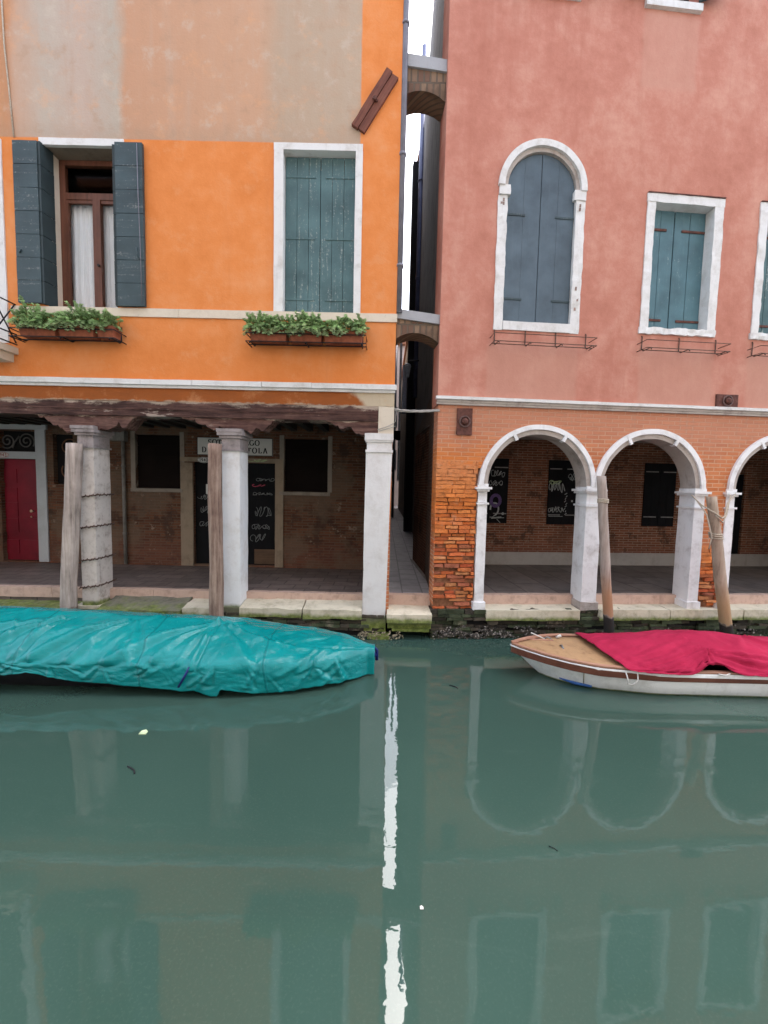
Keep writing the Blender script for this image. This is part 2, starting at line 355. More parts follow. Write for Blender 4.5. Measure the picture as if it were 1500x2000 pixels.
M['stem'] = mat_plain('stem', (.10, .14, .04), .8)
M['cloth'] = mat_plain('net_curtain', (.86, .86, .87), .9, 0, .06, 3)
M['sign_white'] = mat_stone('sign_plaster', (.56, .55, .51), (.4, .38, .34), .3, 4)
M['ink'] = mat_plain('sign_ink', (.015, .014, .014), .8)
M['chalk'] = mat_plain('graffiti_paint', (.29, .305, .29), .8, 0, .3, 20)
M['chalk_g'] = mat_plain('graffiti_green', (.33, .42, .22), .8, 0, .3, 20)
M['chalk_p'] = mat_plain('graffiti_violet', (.10, .06, .16), .8, 0, .3, 20)
M['chalk_r'] = mat_plain('graffiti_red', (.33, .05, .08), .8, 0, .3, 20)
M['paving'] = mat_paving('arcade_paving', (.20, .155, .135), (.125, .098, .085), .42, .26, rad(0))
M['paving2'] = mat_paving('arcade_flagstones', (.20, .17, .15), (.135, .115, .105), .95, .52, rad(90))
M['alley_floor'] = mat_paving('alley_flagstones', (.27, .25, .25), (.21, .195, .2), .42, .32, rad(90), .5)
M['water'] = mat_water()
M['tarp'] = mat_tarp('teal_tarp', (.0012, .205, .205), .20, .30, .5, 1)
M['red_cover'] = mat_tarp('crimson_canvas', (.35, .014, .052), .9, .12, .4)
M['hull_white'] = mat_stone('hull_white', (.80, .81, .80), (.36, .36, .32), .45, 3, (.008, .03, .03), .45)
M['hull_dark'] = mat_plain('hull_dark', (.012, .012, .014), .6)
M['wale'] = mat_wood('wale_varnish', [(.3, (.065, .022, .013)), (.6, (.145, .055, .034)), (.8, (.21, .09, .055))], 'X', .45)
M['rim'] = mat_wood('rim_wood', [(.3, (.26, .12, .075)), (.6, (.40, .22, .15)), (.8, (.5, .33, .25))], 'X', .55)
M['ply'] = mat_stone('plywood_deck', (.38, .235, .12), (.19, .10, .05), .85, 6, None, .5)
M['post_grey'] = mat_wood('grey_post', [(.3, (.10, .075, .065)), (.44, (.30, .245, .21)), (.58, (.46, .38, .33)), (.75, (.56, .48, .42))], 'Z', .9, 1, .6, .2, (.88, (.16, .09, .065)))
M['post_brown'] = mat_wood('brown_post', [(.3, (.05, .03, .025)), (.45, (.20, .13, .10)), (.6, (.36, .26, .20)), (.78, (.46, .35, .28))], 'Z', .9, 1, .8, .2)
M['post_pale'] = mat_wood('pale_post', [(.3, (.13, .10, .085)), (.5, (.34, .28, .24)), (.75, (.50, .43, .38))], 'Z', .85, 1, .5, .25, (1.03, (.028, .024, .022), (.36, .17, .07)))
M['post_tan'] = mat_wood('tan_post', [(.3, (.17, .125, .09)), (.5, (.36, .28, .21)), (.75, (.50, .41, .32))], 'Z', .85, 1, .5, .25, (.89, (.035, .028, .024), (.40, .24, .11)))
M['rope'] = mat_plain('rope', (.42, .36, .28), .95, 0, .3, 60)
M['cable'] = mat_plain('pale_cable', (.34, .32, .29), .8, 0, .2, 20)
M['white_rope'] = mat_plain('white_rope', (.62, .60, .56), .9, 0, .2, 60)
M['blue_plastic'] = mat_plain('blue_plastic', (.03, .10, .30), .5)
M['navy'] = mat_plain('navy_plastic', (.008, .014, .11), .5)
M['oyster'] = mat_attr('oyster_shell', .8, .5, .5)
M['far_wall'] = mat_stone('far_wall', (.50, .38, .32), (.34, .25, .2), .5, .6)
M['far_dark'] = mat_stone('far_dark', (.24, .20, .18), (.09, .07, .06), .8, .8)
M['box_grey'] = mat_plain('box_grey', (.40, .42, .44), .6)
M['opp'] = mat_stone('sky_blocker_plaster', (.50, .47, .44), (.36, .33, .30), .5, .8)
M['roof'] = mat_plain('roof_tile', (.27, .11, .06), .9, 0, .4, 5)
M['litter'] = mat_plain('litter', (.50, .60, .36), .7, 0, .3, 40)
M['orange_curtain'] = mat_plain('orange_curtain', (.55, .26, .10), .9, 0, .2, 3)

# ------------------------------------------------------------------ mesh helpers
class MB:
    def __init__(s): s.bm = bmesh.new(); s.lay = None
    def tint(s, faces, c):
        if s.lay is None: s.lay = s.bm.loops.layers.float_color.new('tint')
        for f in faces:
            for lp in f.loops: lp[s.lay] = (*c, 1)
    def face(s, pts):
        return s.bm.faces.new([s.bm.verts.new(p) for p in pts])
    def box(s, x0, x1, y0, y1, z0, z1, bev=0, res=0, amp=0, sc=4, seed=0, rot=None, tint=None):
        b = bmesh.new()
        if res:
            n = [max(1, int(round((q-p)/res))) for p, q in ((x0, x1), (y0, y1), (z0, z1))]
            lo, hi = (x0, y0, z0), (x1, y1, z1)
            vs = {}
            def V(i, j, k):
                if (i, j, k) not in vs:
                    vs[i, j, k] = b.verts.new([lo[a]+(hi[a]-lo[a])*(t/n[a]) for a, t in enumerate((i, j, k))])
                return vs[i, j, k]
            I, J, K = n
            for i in range(I):
                for j in range(J):
                    b.faces.new((V(i, j, 0), V(i, j+1, 0), V(i+1, j+1, 0), V(i+1, j, 0))); b.faces.new((V(i, j, K), V(i+1, j, K), V(i+1, j+1, K), V(i, j+1, K)))
            for i in range(I):
                for k in range(K):
                    b.faces.new((V(i, 0, k), V(i+1, 0, k), V(i+1, 0, k+1), V(i, 0, k+1))); b.faces.new((V(i, J, k), V(i, J, k+1), V(i+1, J, k+1), V(i+1, J, k)))
            for j in range(J):
                for k in range(K):
                    b.faces.new((V(0, j, k), V(0, j, k+1), V(0, j+1, k+1), V(0, j+1, k))); b.faces.new((V(I, j, k), V(I, j+1, k), V(I, j+1, k+1), V(I, j, k+1)))
        else:
            v = [b.verts.new(p) for p in ((x0, y0, z0), (x1, y0, z0), (x1, y1, z0), (x0, y1, z0), (x0, y0, z1), (x1, y0, z1), (x1, y1, z1), (x0, y1, z1))]
            for q in ((0, 3, 2, 1), (4, 5, 6, 7), (0, 1, 5, 4), (1, 2, 6, 5), (2, 3, 7, 6), (3, 0, 4, 7)): b.faces.new([v[i] for i in q])
        if bev:
            sharp = [e for e in b.edges if len(e.link_faces) == 2 and e.calc_face_angle() > .5]
            bmesh.ops.bevel(b, geom=sharp, offset=bev, segments=2, affect='EDGES', profile=.5)
        if amp:
            o = Vector((seed*3.17, seed*1.3, seed*2.1))
            for v in b.verts:
                v.co += mn.noise_vector(v.co*sc+o)*amp + mn.noise_vector(v.co*sc*4+o)*amp*.35
        if rot: bmesh.ops.transform(b, matrix=rot, verts=b.verts)
        s.merge(b, tint)
    def merge(s, b, tint=None):
        mp = {v: s.bm.verts.new(v.co) for v in b.verts}; fs = []
        for f in b.faces:
            try:
                g = s.bm.faces.new([mp[v] for v in f.verts]); g.smooth = f.smooth; fs.append(g)
            except ValueError: pass
        if tint: s.tint(fs, tint)
        b.free(); return fs
    def tube(s, pts, r, n=8, cap=True, smooth=True):
        pts = [Vector(p) for p in pts]; rs = r if isinstance(r, (list, tuple)) else [r]*len(pts)
        rings = []; up = None
        for i, p in enumerate(pts):
            d = (pts[min(i+1, len(pts)-1)]-pts[max(i-1, 0)]).normalized()
            if up is None: up = d.orthogonal().normalized()
            a = (up-d*up.dot(d)); a = a.normalized() if a.length > 1e-5 else d.orthogonal().normalized(); up = a
            c = d.cross(a)
            rings.append([s.bm.verts.new(p+(a*math.cos(2*math.pi*k/n)+c*math.sin(2*math.pi*k/n))*rs[i]) for k in range(n)])
        for A_, B_ in zip(rings, rings[1:]):
            for k in range(n):
                f = s.bm.faces.new((A_[k], A_[(k+1) % n], B_[(k+1) % n], B_[k])); f.smooth = smooth
        if cap:
            s.bm.faces.new(rings[0][::-1]); s.bm.faces.new(rings[-1])
    def prism_y(s, pts, y0, y1):      # polygon in x,z extruded along y
        a = [s.bm.verts.new((x, y0, z)) for x, z in pts]; b = [s.bm.verts.new((x, y1, z)) for x, z in pts]
        n = len(pts); s.bm.faces.new(a); s.bm.faces.new(b[::-1])
        for i in range(n): s.bm.faces.new((a[(i+1) % n], a[i], b[i], b[(i+1) % n]))
    def arch_ring(s, cx, cz, ri, ro, y0, y1, n=40, a0=0.0, a1=math.pi, amp=0):
        rows = []
        for i in range(n+1):
            a = a0+(a1-a0)*i/n; c, q = math.cos(a), math.sin(a)
            d = mn.noise(Vector((cx*3+c*4, q*4, ri)))*amp
            rows.append([s.bm.verts.new((cx+c*r, y, cz+q*r)) for r, y in ((ri+d, y0), (ro+d*.5, y0), (ro, y1), (ri, y1))])
        for A_, B_ in zip(rows, rows[1:]):
            for k in range(4): s.bm.faces.new((A_[k], A_[(k+1) % 4], B_[(k+1) % 4], B_[k]))
        s.bm.faces.new(rows[0]); s.bm.faces.new(rows[-1][::-1])
    def wall(s, x0, x1, z0, z1, y0, y1, ops, N=36):
        """slab y0..y1 with openings (xa, xb, za, zb, arched); arched: zb is the springing"""
        xs = {x0, x1}
        for o in ops:
            k = N if o[4] else 1
            xs |= {o[0]+(o[1]-o[0])*i/k for i in range(k+1)}
        xs = sorted(q for q in xs if x0-1e-6 <= q <= x1+1e-6)
        def top(o, x):
            if not o[4]: return o[3]
            r = (o[1]-o[0])/2; d = x-(o[0]+o[1])/2
            return o[3]+math.sqrt(max(0, r*r-d*d))
        def q4(a, b, c, d): s.face((a, b, c, d))
        for xa, xb in zip(xs, xs[1:]):
            if xb-xa < 1e-6: continue
            xm = (xa+xb)/2; cov = sorted([o for o in ops if o[0] < xm < o[1]], key=lambda o: o[2])
            la = lb = z0
            for o in cov:
                if o[2] > min(la, lb)+1e-6:
                    q4((xa, y0, la), (xb, y0, lb), (xb, y0, o[2]), (xa, y0, o[2])); q4((xa, y1, la), (xa, y1, o[2]), (xb, y1, o[2]), (xb, y1, lb))
                    q4((xa, y0, o[2]), (xb, y0, o[2]), (xb, y1, o[2]), (xa, y1, o[2]))
                la, lb = top(o, xa), top(o, xb)
                q4((xa, y0, la), (xa, y1, la), (xb, y1, lb), (xb, y0, lb))
            q4((xa, y0, la), (xb, y0, lb), (xb, y0, z1), (xa, y0, z1)); q4((xa, y1, la), (xa, y1, z1), (xb, y1, z1), (xb, y1, lb))
        for o in ops:
            for xx, fl in ((o[0], 1), (o[1], 0)):
                p = [(xx, y0, max(o[2], z0)), (xx, y1, max(o[2], z0)), (xx, y1, o[3]), (xx, y0, o[3])]
                s.face(p if fl else p[::-1])
        for xx, fl in ((x0, 0), (x1, 1)):
            p = [(xx, y0, z0), (xx, y1, z0), (xx, y1, z1), (xx, y0, z1)]; s.face(p if fl else p[::-1])
        s.face([(x0, y0, z1), (x1, y0, z1), (x1, y1, z1), (x0, y1, z1)])
    def build(s, name, mat, parent=None, smooth=False, recalc=True):
        if recalc: bmesh.ops.recalc_face_normals(s.bm, faces=s.bm.faces)
        me = bpy.data.meshes.new(name); s.bm.to_mesh(me); s.bm.free()
        if smooth:
            for p in me.polygons: p.use_smooth = True
        me.materials.append(M[mat] if isinstance(mat, str) else mat)
        o = bpy.data.objects.new(name, me); COL.objects.link(o)
        if parent: o.parent = parent
        return o

def tag(o, label, cat, group=None):
    o['label'] = label; o['category'] = cat
    if group: o['group'] = group
    return o
def thing(name, label, cat, loc=(0, 0, 0), rz=0, group=None):
    o = bpy.data.objects.new(name, None); COL.objects.link(o); o.location = loc; o.rotation_euler = (0, 0, rz)
    o.empty_display_size = .2
    return tag(o, label, cat, group)
def structure(o): o['kind'] = 'structure'; return o
rnd = random.Random(7)
def fbm(x, y, z=0): return mn.fractal(Vector((x, y, z)), 1.0, 2.0, 4)

RA = rad(4.4); RO = (.83, 0.0)
def R(u, v, z): return (RO[0]+u*math.cos(RA)-v*math.sin(RA), RO[1]+u*math.sin(RA)+v*math.cos(RA), z)

# ================================================================== ground and water
b = MB(); N_ = 60
b.face([(-60, -60, 0), (60, -60, 0), (60, 60, 0), (-60, 60, 0)])
structure(b.build('water', 'water'))
# paved floors: left arcade, alley, right arcade (three flush sheets, a few mm apart)
b = MB(); b.box(-9, .02, .30, 2.6, .2, .556); structure(b.build('pavement', 'paving'))
b = MB(); b.box(.1, 1.35, .30, 46, .1, .575); structure(b.build('path', 'alley_floor'))
b = MB(); b.box(.05, 9, .26, 3.2, .2, .59); o = b.build('pavement', 'paving2'); o.location = (RO[0], RO[1], 0); o.rotation_euler.z = RA; structure(o)

# ================================================================== orange building
OB = thing('orange_building', 'orange plastered canal house with bare beige upper wall and timber beam arcade', 'building', (-2.7, 0, 0))
def ob(name, mb, mat, parent=None, smooth=False):
    o = mb.build(name, mat, None, smooth); o.parent = parent or OB
    if parent is None: o.location = (2.7, 0, 0)
    return o
XE = .115
b = MB()
W1 = (-4.875, -3.875, 4.72, 6.94, False); W2 = (-1.511, -.503, 4.72, 6.908, False); W0 = (-7.0, -5.62, 4.2, 6.9, False)
b.wall(-9, XE, 3.42, 13.2, 0, .38, [(-7.0, -5.58, 4.2, 6.93, False), W1, (-1.56, -.46, 4.72, 6.94, False)])
ob('wall', b, 'orange')
b = MB(); b.box(-.112, XE, .004, .38, 3.03, 3.419, res=.08, amp=.004); ob('pilaster', b, 'cream_stone')
b = MB(); b.box(-.01, .108, .381, 30, 0.5, 13.2); ob('side_wall', b, 'alley_brick')
b = MB(); b.box(-9.3, XE+.0, -.35, 8, 13.201, 13.35); ob('roof', b, 'roof')  # unseen roof added to stop sky light leaking into the rooms
b = MB(); b.box(-9, -.012, 7.7, 8, .5, 13.2); b.box(-9.3, -9.001, 0, 8, .5, 13.2); ob('light_stop_wall', b, 'black')  # unseen black walls added to keep stray light out of the shell
# string course, sill band
b = MB()
x = -9.0
while x < XE+.02:
    L = rnd.uniform(.7, 1.3); x1 = min(x+L, XE+.03)
    if XE+.03-x1 < .3: x1 = XE+.03
    b.box(x+.002, x1-.002, -.055, .0, 3.65, 3.722, .012, .12, .004, 5, x); x = x1
    if x >= XE+.02: break
b.box(-9, XE+.01, -.025, .0, 3.61, 3.65, 0, .15, .003)
ob('string_course', b, 'white_stone')
b = MB(); x = -5.40
for x1 in (-4.3, -3.0, -1.98, -.42, XE+.012):
    b.box(x+.0015, x1-.0015, -.02, .05, 4.607, 4.722, .008, .12, .003, 4, x); x = x1
ob('sill_band', b, 'cream_stone')
# window with open slate shutters, frame and curtains
b = MB(); b.box(-4.92, -3.74, -.018, .03, 6.906, 7.0, .01, .1, .003); fr = ob('window', b, 'white_stone')
def kid(name, mb, mat, parent, smooth=False):
    o = mb.build(name, mat, None, smooth); o.parent = parent; return o
b = MB(); b.box(-4.92, -3.74, .031, .375, 6.9085, 7.0); kid('soffit', b, mat_stone('shaded_soffit', (.20, .16, .12), (.09, .07, .05), .6, 5), fr)  # window-head shade painted in as a darker stone colour
b = MB(); b.box(-4.873, -4.855, .08, .24, 4.722, 6.90, 0, .2, .002); kid('jamb', b, 'cream_stone', fr)
def leaf_h(x0, x1, y0, y1, z0, z1, n, rotz=None):
    b = MB(); h = (z1-z0)/n
    for i in range(n): b.box(x0, x1, y0, y1, z0+i*h+.004, z0+(i+1)*h-.003, .006, .1, .0025, 6, i)
    b.box(x0+.01, x1-.01, y0+.012, y1-.004, z0+.003, z1-.003)
    return b
b = leaf_h(-5.252, -4.915, -.062, -.022, 4.745, 6.925, 7); b.tube([(-5.2, -.07, 5.42), (-5.17, -.075, 5.47)], .009); kid('shutter', b, 'slate_blue', fr)
b = leaf_h(0, .19, -.02, .02, 4.735, 6.92, 7)
sh = kid('shutter', b, 'slate_dark', fr); sh.location = (-4.893, -.055, 0); sh.rotation_euler.z = rad(80)
b = leaf_h(-3.835, -3.455, -.065, -.022, 4.73, 6.925, 7)
b.tube([(-3.555, -.07, 5.52), (-3.54, -.1, 5.50), (-3.515, -.1, 5.38), (-3.51, -.07, 5.37)], .008)
kid('shutter', b, 'slate_blue', fr)
b = leaf_h(0, .2, -.02, .02, 4.74, 6.915, 7)
sh = kid('shutter', b, 'slate_dark', fr); sh.location = (-3.868, -.035, 0); sh.rotation_euler.z = rad(98)
b = MB(); b.tube([(-3.52, -.075, 6.9), (-3.507, -.085, 6.2), (-3.49, -.085, 5.5), (-3.485, -.08, 4.76)], .005, 6); kid('pull_cord', b, 'pipe_grey', fr)
b = MB()
for (x0, x1, z0, z1) in ((-4.872, -4.77, 4.72, 6.9), (-3.96, -3.88, 4.72, 6.9), (-4.77, -3.96, 6.36, 6.45), (-4.77, -3.96, 6.83, 6.9), (-4.77, -3.96, 4.72, 4.78)): b.box(x0, x1, .24, .30, z0, z1, .006)
b.box(-4.375, -4.262, .232, .298, 4.78, 6.36, .008); b.box(-4.74, -4.375, .25, .29, 6.31, 6.36, .005); b.box(-4.262, -3.96, .25, .29, 6.31, 6.36, .005)
b.box(-4.768, -4.742, .245, .29, 4.78, 6.36, .005)
kid('casement', b, 'brown_wood', fr)
b = MB(); b.box(-4.77, -3.95, .272, .278, 4.76, 6.85); pane = kid('pane', b, 'glass', fr)
gm = NT('clear_glass'); gm.b.inputs['Transmission Weight'].default_value = 1; gm.out((.9, .92, .92), .01, 0, .5); gm.b.inputs['IOR'].default_value = 1.12; pane.data.materials[0] = gm.m
b = MB()
for (cx0, cx1) in ((-4.80, -4.33), (-4.315, -3.94)):
    nn = 60; pr = []
    for i in range(nn+1):
        t = i/nn; x = cx0+(cx1-cx0)*t; a = .016*math.sin(t*34+cx0*9)+.010*math.sin(t*71+1)+.012*fbm(x*9, 0)
        pr.append([b.bm.verts.new((x+.012*fbm(x*5, z*1.2), .36+a*(.5+.5*(6.2-z)/1.5), z)) for z in (6.36, 6.0, 5.6, 5.2, 4.74)])
    for p, q in zip(pr, pr[1:]):
        for k in range(4): b.bm.faces.new((p[k], p[k+1], q[k+1], q[k])).smooth = True
kid('curtain', b, 'cloth', fr)
b = MB(); b.box(-5.3, -3.4, .385, 1.6, 4.3, 7.3); b.bm.faces.ensure_lookup_table(); b.bm.faces.remove([f for f in b.bm.faces if abs(f.calc_center_median().y-.385) < 1e-3][0]); kid('dark_room', b, 'black', fr)
b = MB(); b.tube([(-4.29, .225, 5.42), (-4.29, .2, 5.42)], .018); kid('knob', b, 'black_iron', fr)
# window with closed teal shutters
b = MB()
b.box(-1.642, -1.512, -.02, .16, 4.722, 6.908, .008, .1, .003); b.box(-.503, -.403, -.02, .16, 4.722, 6.908, .008, .1, .003, 4, 2); b.box(-1.645, -.405, -.021, .16, 6.9085, 7.0, .008, .1, .003, 4, 3)
fr = ob('window', b, 'white_stone')
def leaf_v(x0, x1, y, z0, z1, n, arch=None, th=.03, gap=.0025):
    b = MB(); wv = (x1-x0)/n
    for i in range(n):
        a, c = x0+i*wv+gap, x0+(i+1)*wv-gap
        if arch:
            cx, cz, r = arch; pts = [(a, z0), (c, z0)]
            for k in range(9):
                xx = c+(a-c)*k/8; pts.append((xx, cz+math.sqrt(max(0, r*r-(xx-cx)**2))))
            b.prism_y(pts, y+.001*i, y+th)
        else: b.box(a, c, y+rnd.uniform(0, .003), y+th, z0, z1, .003, .15, .0015, 5, i)
    return b
for (x0, x1) in ((-1.508, -1.008), (-1.004, -.506)):
    kid('shutter', leaf_v(x0, x1, .10, 4.735, 6.90, 3), 'teal_worn', fr)
for z in (6.62, 5.78, 4.93):
    for (x0, x1) in ((-1.5, -1.08), (-.93, -.52)): b = MB(); b.box(x0, x1, .092, .104, z, z+.028, .003); kid('hinge', b, 'teal_worn', fr)
# window at the left edge with its balcony
b = MB(); b.box(-5.62, -5.452, -.02, .2, 4.2, 6.97, .01, .12, .003); b.box(-7.0, -5.62, -.02, .2, 6.9, 6.97); fr = ob('window', b, 'white_stone')
kid('shutter', leaf_h(-6.4, -5.63, .1, .14, 4.22, 6.88, 8), 'slate_blue', fr)
b = MB(); b.box(-7.2, -5.33, -.40, .0, 4.04, 4.13, .015, .1, .004); b.box(-7.2, -5.40, -.32, .0, 3.93, 4.04, .02, .1, .004); bal = ob('balcony', b, 'cream_stone')
b = MB()
for z in (4.18, 4.32, 4.74): b.tube([(-7.1, -.36, z), (-5.35, -.36, z), (-5.35, 0, z)], .010)
for x in (-5.35, -5.70, -6.02): b.tube([(x, -.36, 4.13), (x, -.36, 4.74)], .012)
for a, c in ((-5.70, -5.35),): b.tube([(a, -.36, 4.74), (c, -.36, 4.18)], .009); b.tube([(c, -.36, 4.74), (a, -.36, 4.18)], .009)
b.tube([(-5.35, -.36, 4.74), (-5.35, -.01, 4.2)], .009); b.tube([(-5.35, -.01, 4.74), (-5.35, -.36, 4.2)], .009)
kid('railing', b, 'black_iron', bal)
# timber beam and brackets
b = MB(); b.box(-9, -.113, .006, .34, 3.205, 3.419, .01, .07, .010, 2.5)
b.box(-9, -.115, -.001, .2, 3.30, 3.305)
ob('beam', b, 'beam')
def ragged(x0, x1, prof, y0=.03, y1=.30, zt=3.204):
    b = MB(); n = int((x1-x0)/.015); pts = []
    for i in range(n+1):
        x = x0+(x1-x0)*i/n; z = np.interp(x, [p[0] for p in prof], [p[1] for p in prof])
        z += .03*fbm(x*9, 1.3)+.055*max(0, fbm(x*19, 5)-.02)+.012*fbm(x*60, 2)
        pts.append((x, min(z, zt-.004)))
    for (xa, za), (xb, zb) in zip(pts, pts[1:]):
        b.prism_y([(xa, za), (xb, zb), (xb, zt), (xa, zt)], y0+.01*fbm(xa*5, 2), y1)
    return b
PROF = [(-5.636, 3.194), (-5.188, 3.189), (-5.003, 3.134), (-4.893, 3.063), (-4.804, 3.035), (-4.687, 2.941), (-4.596, 2.98), (-4.033, 3.007), (-3.934, 3.083), (-3.845, 3.026), (-3.768, 3.131), (-3.707, 3.184), (-3.393, 3.221), (-3.057, 3.198), (-2.796, 3.138), (-2.684, 3.096), (-2.534, 3.04), (-2.459, 3.056), (-2.078, 3.05), (-1.973, 3.0), (-1.898, 3.068), (-1.786, 3.041), (-1.711, 3.132), (-1.561, 3.194), (-1.3, 3.229), (-0.964, 3.207), (-0.776, 3.167), (-0.663, 3.095), (-0.551, 3.112), (-0.437, 3.026), (-0.31, 3.014), (-0.1, 3.019)]
for x0, x1 in ((-5.15, -3.45), (-3.0, -1.5), (-1.15, -.113)): ob('bracket', ragged(x0, x1, PROF), 'bracket')
# pillars
def pillar(x0, x1, z0, mat, capmat, d=.34, capz=(2.74, 3.045), lean=0, y0=.0):
    b = MB(); b.box(x0, x1, y0, y0+d, z0, capz[0], .022, .09, .005, 4, x0); o = ob('column', b, mat, None)
    b = MB(); c0, c1 = capz; m = (c1-c0)
    b.box(x0-.004, x1+.004, y0-.004, y0+d+.004, c0+.0, c0+m*.56, .012, .09, .004, 5, x0+1)
    b.box(x0-.022, x1+.022, y0-.024, y0+d+.02, c0-.012, c0+.014, .008, .09, .003, 5, x0+2)
    b.box(x0-.03, x1+.03, y0-.032, y0+d+.03, c0+m*.56, c0+m*.68, .012, .08, .003, 5, x0+3)
    b.box(x0-.055, x1+.055, y0-.055, y0+d+.05, c0+m*.69, c0+m*.84, .016, .08, .003, 5, x0+4)
    b.box(x0-.065, x1+.05, y0-.062, y0+d+.06, c0+m*.85, c1, .02, .08, .004, 5, x0+5)
    kid('capital', b, capmat, o)
    return o
pillar(-4.51, -4.285, .36, 'pillar_stone', 'cap_stone')
p2 = pillar(-2.395, -2.135, .38, 'pillar_white', 'cap_stone')
b = MB(); x0, x1 = -.285, .10
o3 = MB()
o3.bm.free(); o3 = MB()
vs = []
o3.box(x0, x1, 0, .36, .28, 2.78, .012, .09, .004, 4, 9)
for v in o3.bm.verts:      # this pillar tapers: its foot leans out to the left
    k = (2.78-v.co.z)/2.5; v.co.x += -.012*k if v.co.x < -.1 else -.048*k
pc = ob('column', o3, 'pillar_grey')
b = MB()
b.box(x0+.012, x1-.002, .004, .36, 2.792, 2.93, .01, .09, .003); b.box(x0-.008, x1+.012, -.018, .37, 2.755, 2.79, .012, .08, .003)
b.box(x0-.008, x1+.01, -.016, .37, 2.905, 2.93, .01, .08, .003, 5, 2); b.box(x0-.02, x1+.014, -.026, .38, 2.932, 3.027, .018, .06, .006, 6, 3)
kid('capital', b, 'pillar_grey', pc)
b = MB(); b.box(-.31, .06, -.02, .36, .03, .277, .015, .07, .008, 5, 4); kid('plinth', b, 'plinth_green', pc)
b = MB(); b.box(.05, .1, .05, .36, .3, 3.0, 0, .1, .006); kid('brick_edge', b, 'brick', pc)
# arcade interior
b = MB()
YB = 2.08
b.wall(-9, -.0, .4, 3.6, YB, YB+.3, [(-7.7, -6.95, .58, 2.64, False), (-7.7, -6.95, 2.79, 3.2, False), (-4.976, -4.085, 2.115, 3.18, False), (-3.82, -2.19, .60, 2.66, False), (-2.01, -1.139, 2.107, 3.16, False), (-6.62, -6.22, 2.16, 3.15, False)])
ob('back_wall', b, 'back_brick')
b = MB(); b.box(-9, -.012, .4, 2.5, 3.45, 3.55)
for i in range(28):
    x = -8.8+i*.315; b.box(x, x+.11, .35, 2.08, 3.31, 3.449, 0, .3, .006, 3, i)
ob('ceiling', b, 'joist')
b = MB(); b.box(-6.95, -6.755, YB-.03, YB+.1, .58, 3.22, .008, .15, .003); b.box(-7.8, -6.955, YB-.025, YB+.1, 2.645, 2.785, .008); b.box(-7.8, -6.72, YB-.045, YB+.1, 3.223, 3.32, .008)
fr = ob('door_frame', b, mat_stone('door_frame_stone', (.42, .44, .45), (.25, .24, .22), .4, 3))
b = MB(); b.box(-7.8, -6.952, YB+.1, YB+.15, .59, 2.64)
for zc in (.86, 1.3, 1.62, 1.92, 2.3):
    for xc in (-7.62, -7.155): b.box(xc-.19, xc+.17, YB+.086, YB+.11, zc-.14, zc+.14, .012)
d = ob('door', b, 'red_door')
BR = mat_plain('brass', (.45, .33, .22), .35, .8)
b = MB(); b.tube([(-7.13, YB+.09, 1.60), (-7.13, YB+.05, 1.60), (-7.13, YB+.03, 1.60)], [.015, .015, .03], 10); kid('handle', b, BR, d); b = MB(); b.tube([(-7.17, YB+.088, 1.48), (-7.17, YB+.07, 1.48)], .016, 8); kid('keyhole', b, BR, d)
b = MB(); b.box(-7.8, -6.952, YB+.12, YB+.16, 2.79, 3.2); kid('fanlight', b, 'black', d)
b = MB()
def spiral(cx, cz, r0, turns, y, ph=0, sgn=1):
    return [(cx+sgn*r0*(1-.85*i/60)*math.cos(ph+turns*2*math.pi*i/60), y, cz+r0*(1-.85*i/60)*math.sin(ph+turns*2*math.pi*i/60)) for i in range(61)]
b.tube(spiral(-7.22, 3.0, .17, 2, YB+.08, -.6), .013, 6); b.tube(spiral(-7.6, 3.0, .17, 2, YB+.08, 2.4), .013, 6); b.tube([(-7.36, YB+.08, 3.1), (-7.45, YB+.08, 2.98), (-7.5, YB+.08, 2.86)], .013, 6)
kid('grille', b, mat_plain('dim_iron', (.12, .11, .10), .7), d)
b = MB(); b.box(-6.7, -6.2, YB+.1, YB+.14, 2.1, 3.2); o = ob('small_window', b, 'black')
RG = mat_plain('rusty_grille', (.16, .075, .04), .8)
for zz, ph in ((2.9, .5), (2.42, 2.5)): b = MB(); b.tube(spiral(-6.34, zz, .17, 2, YB+.06, ph), .013, 6); kid('grille', b, RG, o)
for (x0, x1, z0, z1) in ((-4.976, -4.085, 2.115, 3.18), (-2.01, -1.139, 2.107, 3.16)):
    b = MB(); b.box(x0-.09, x0, YB-.015, YB+.12, z0, z1+.06, 0, .2, .004); b.box(x1, x1+.085, YB-.015, YB+.12, z0, z1+.06, 0, .2, .004); b.box(x0-.09, x1+.05, YB-.04, YB+.12, z0-.07, z0, .01, .1, .006)
    o = ob('window', b, mat_stone('dim_frame', (.23, .19, .15), (.10, .08, .055), .7, 4))
    b = leaf_h(x0, x1, YB+.07, YB+.11, z0+.005, z1, 5); kid('shutter', b, mat_paint('tarred_wood', (.010, .007, .006), (.028, .02, .016), 'X', .4, .9, .66, .05), o)
b = MB(); b.box(-4.075, -3.83, YB-.03, YB+.1, .57, 2.64, .01, .12, .005); b.box(-2.185, -2.02, YB-.03, YB+.1, .57, 2.70, .01, .12, .005, 4, 2); b.box(-4.08, -2.02, YB-.025, YB+.05, 2.665, 2.75)
ob('door_frame', b, mat_stone('tan_frame', (.25, .19, .13), (.12, .085, .055), .7, 4))
b = leaf_v(-3.82, -2.19, YB+.06, .60, 2.66, 5, None, .04); b.box(-3.0, -2.99, YB+.052, YB+.06, .6, 2.6)
d = ob('door', b, 'black_wood')
b = MB(); b.box(-2.62, -2.19, YB+.04, YB+.056, .62, .92, .004); kid('kick_board', b, mat_wood('kick_board', [(.3, (.04, .022, .014)), (.7, (.15, .09, .05))], 'X'), d)

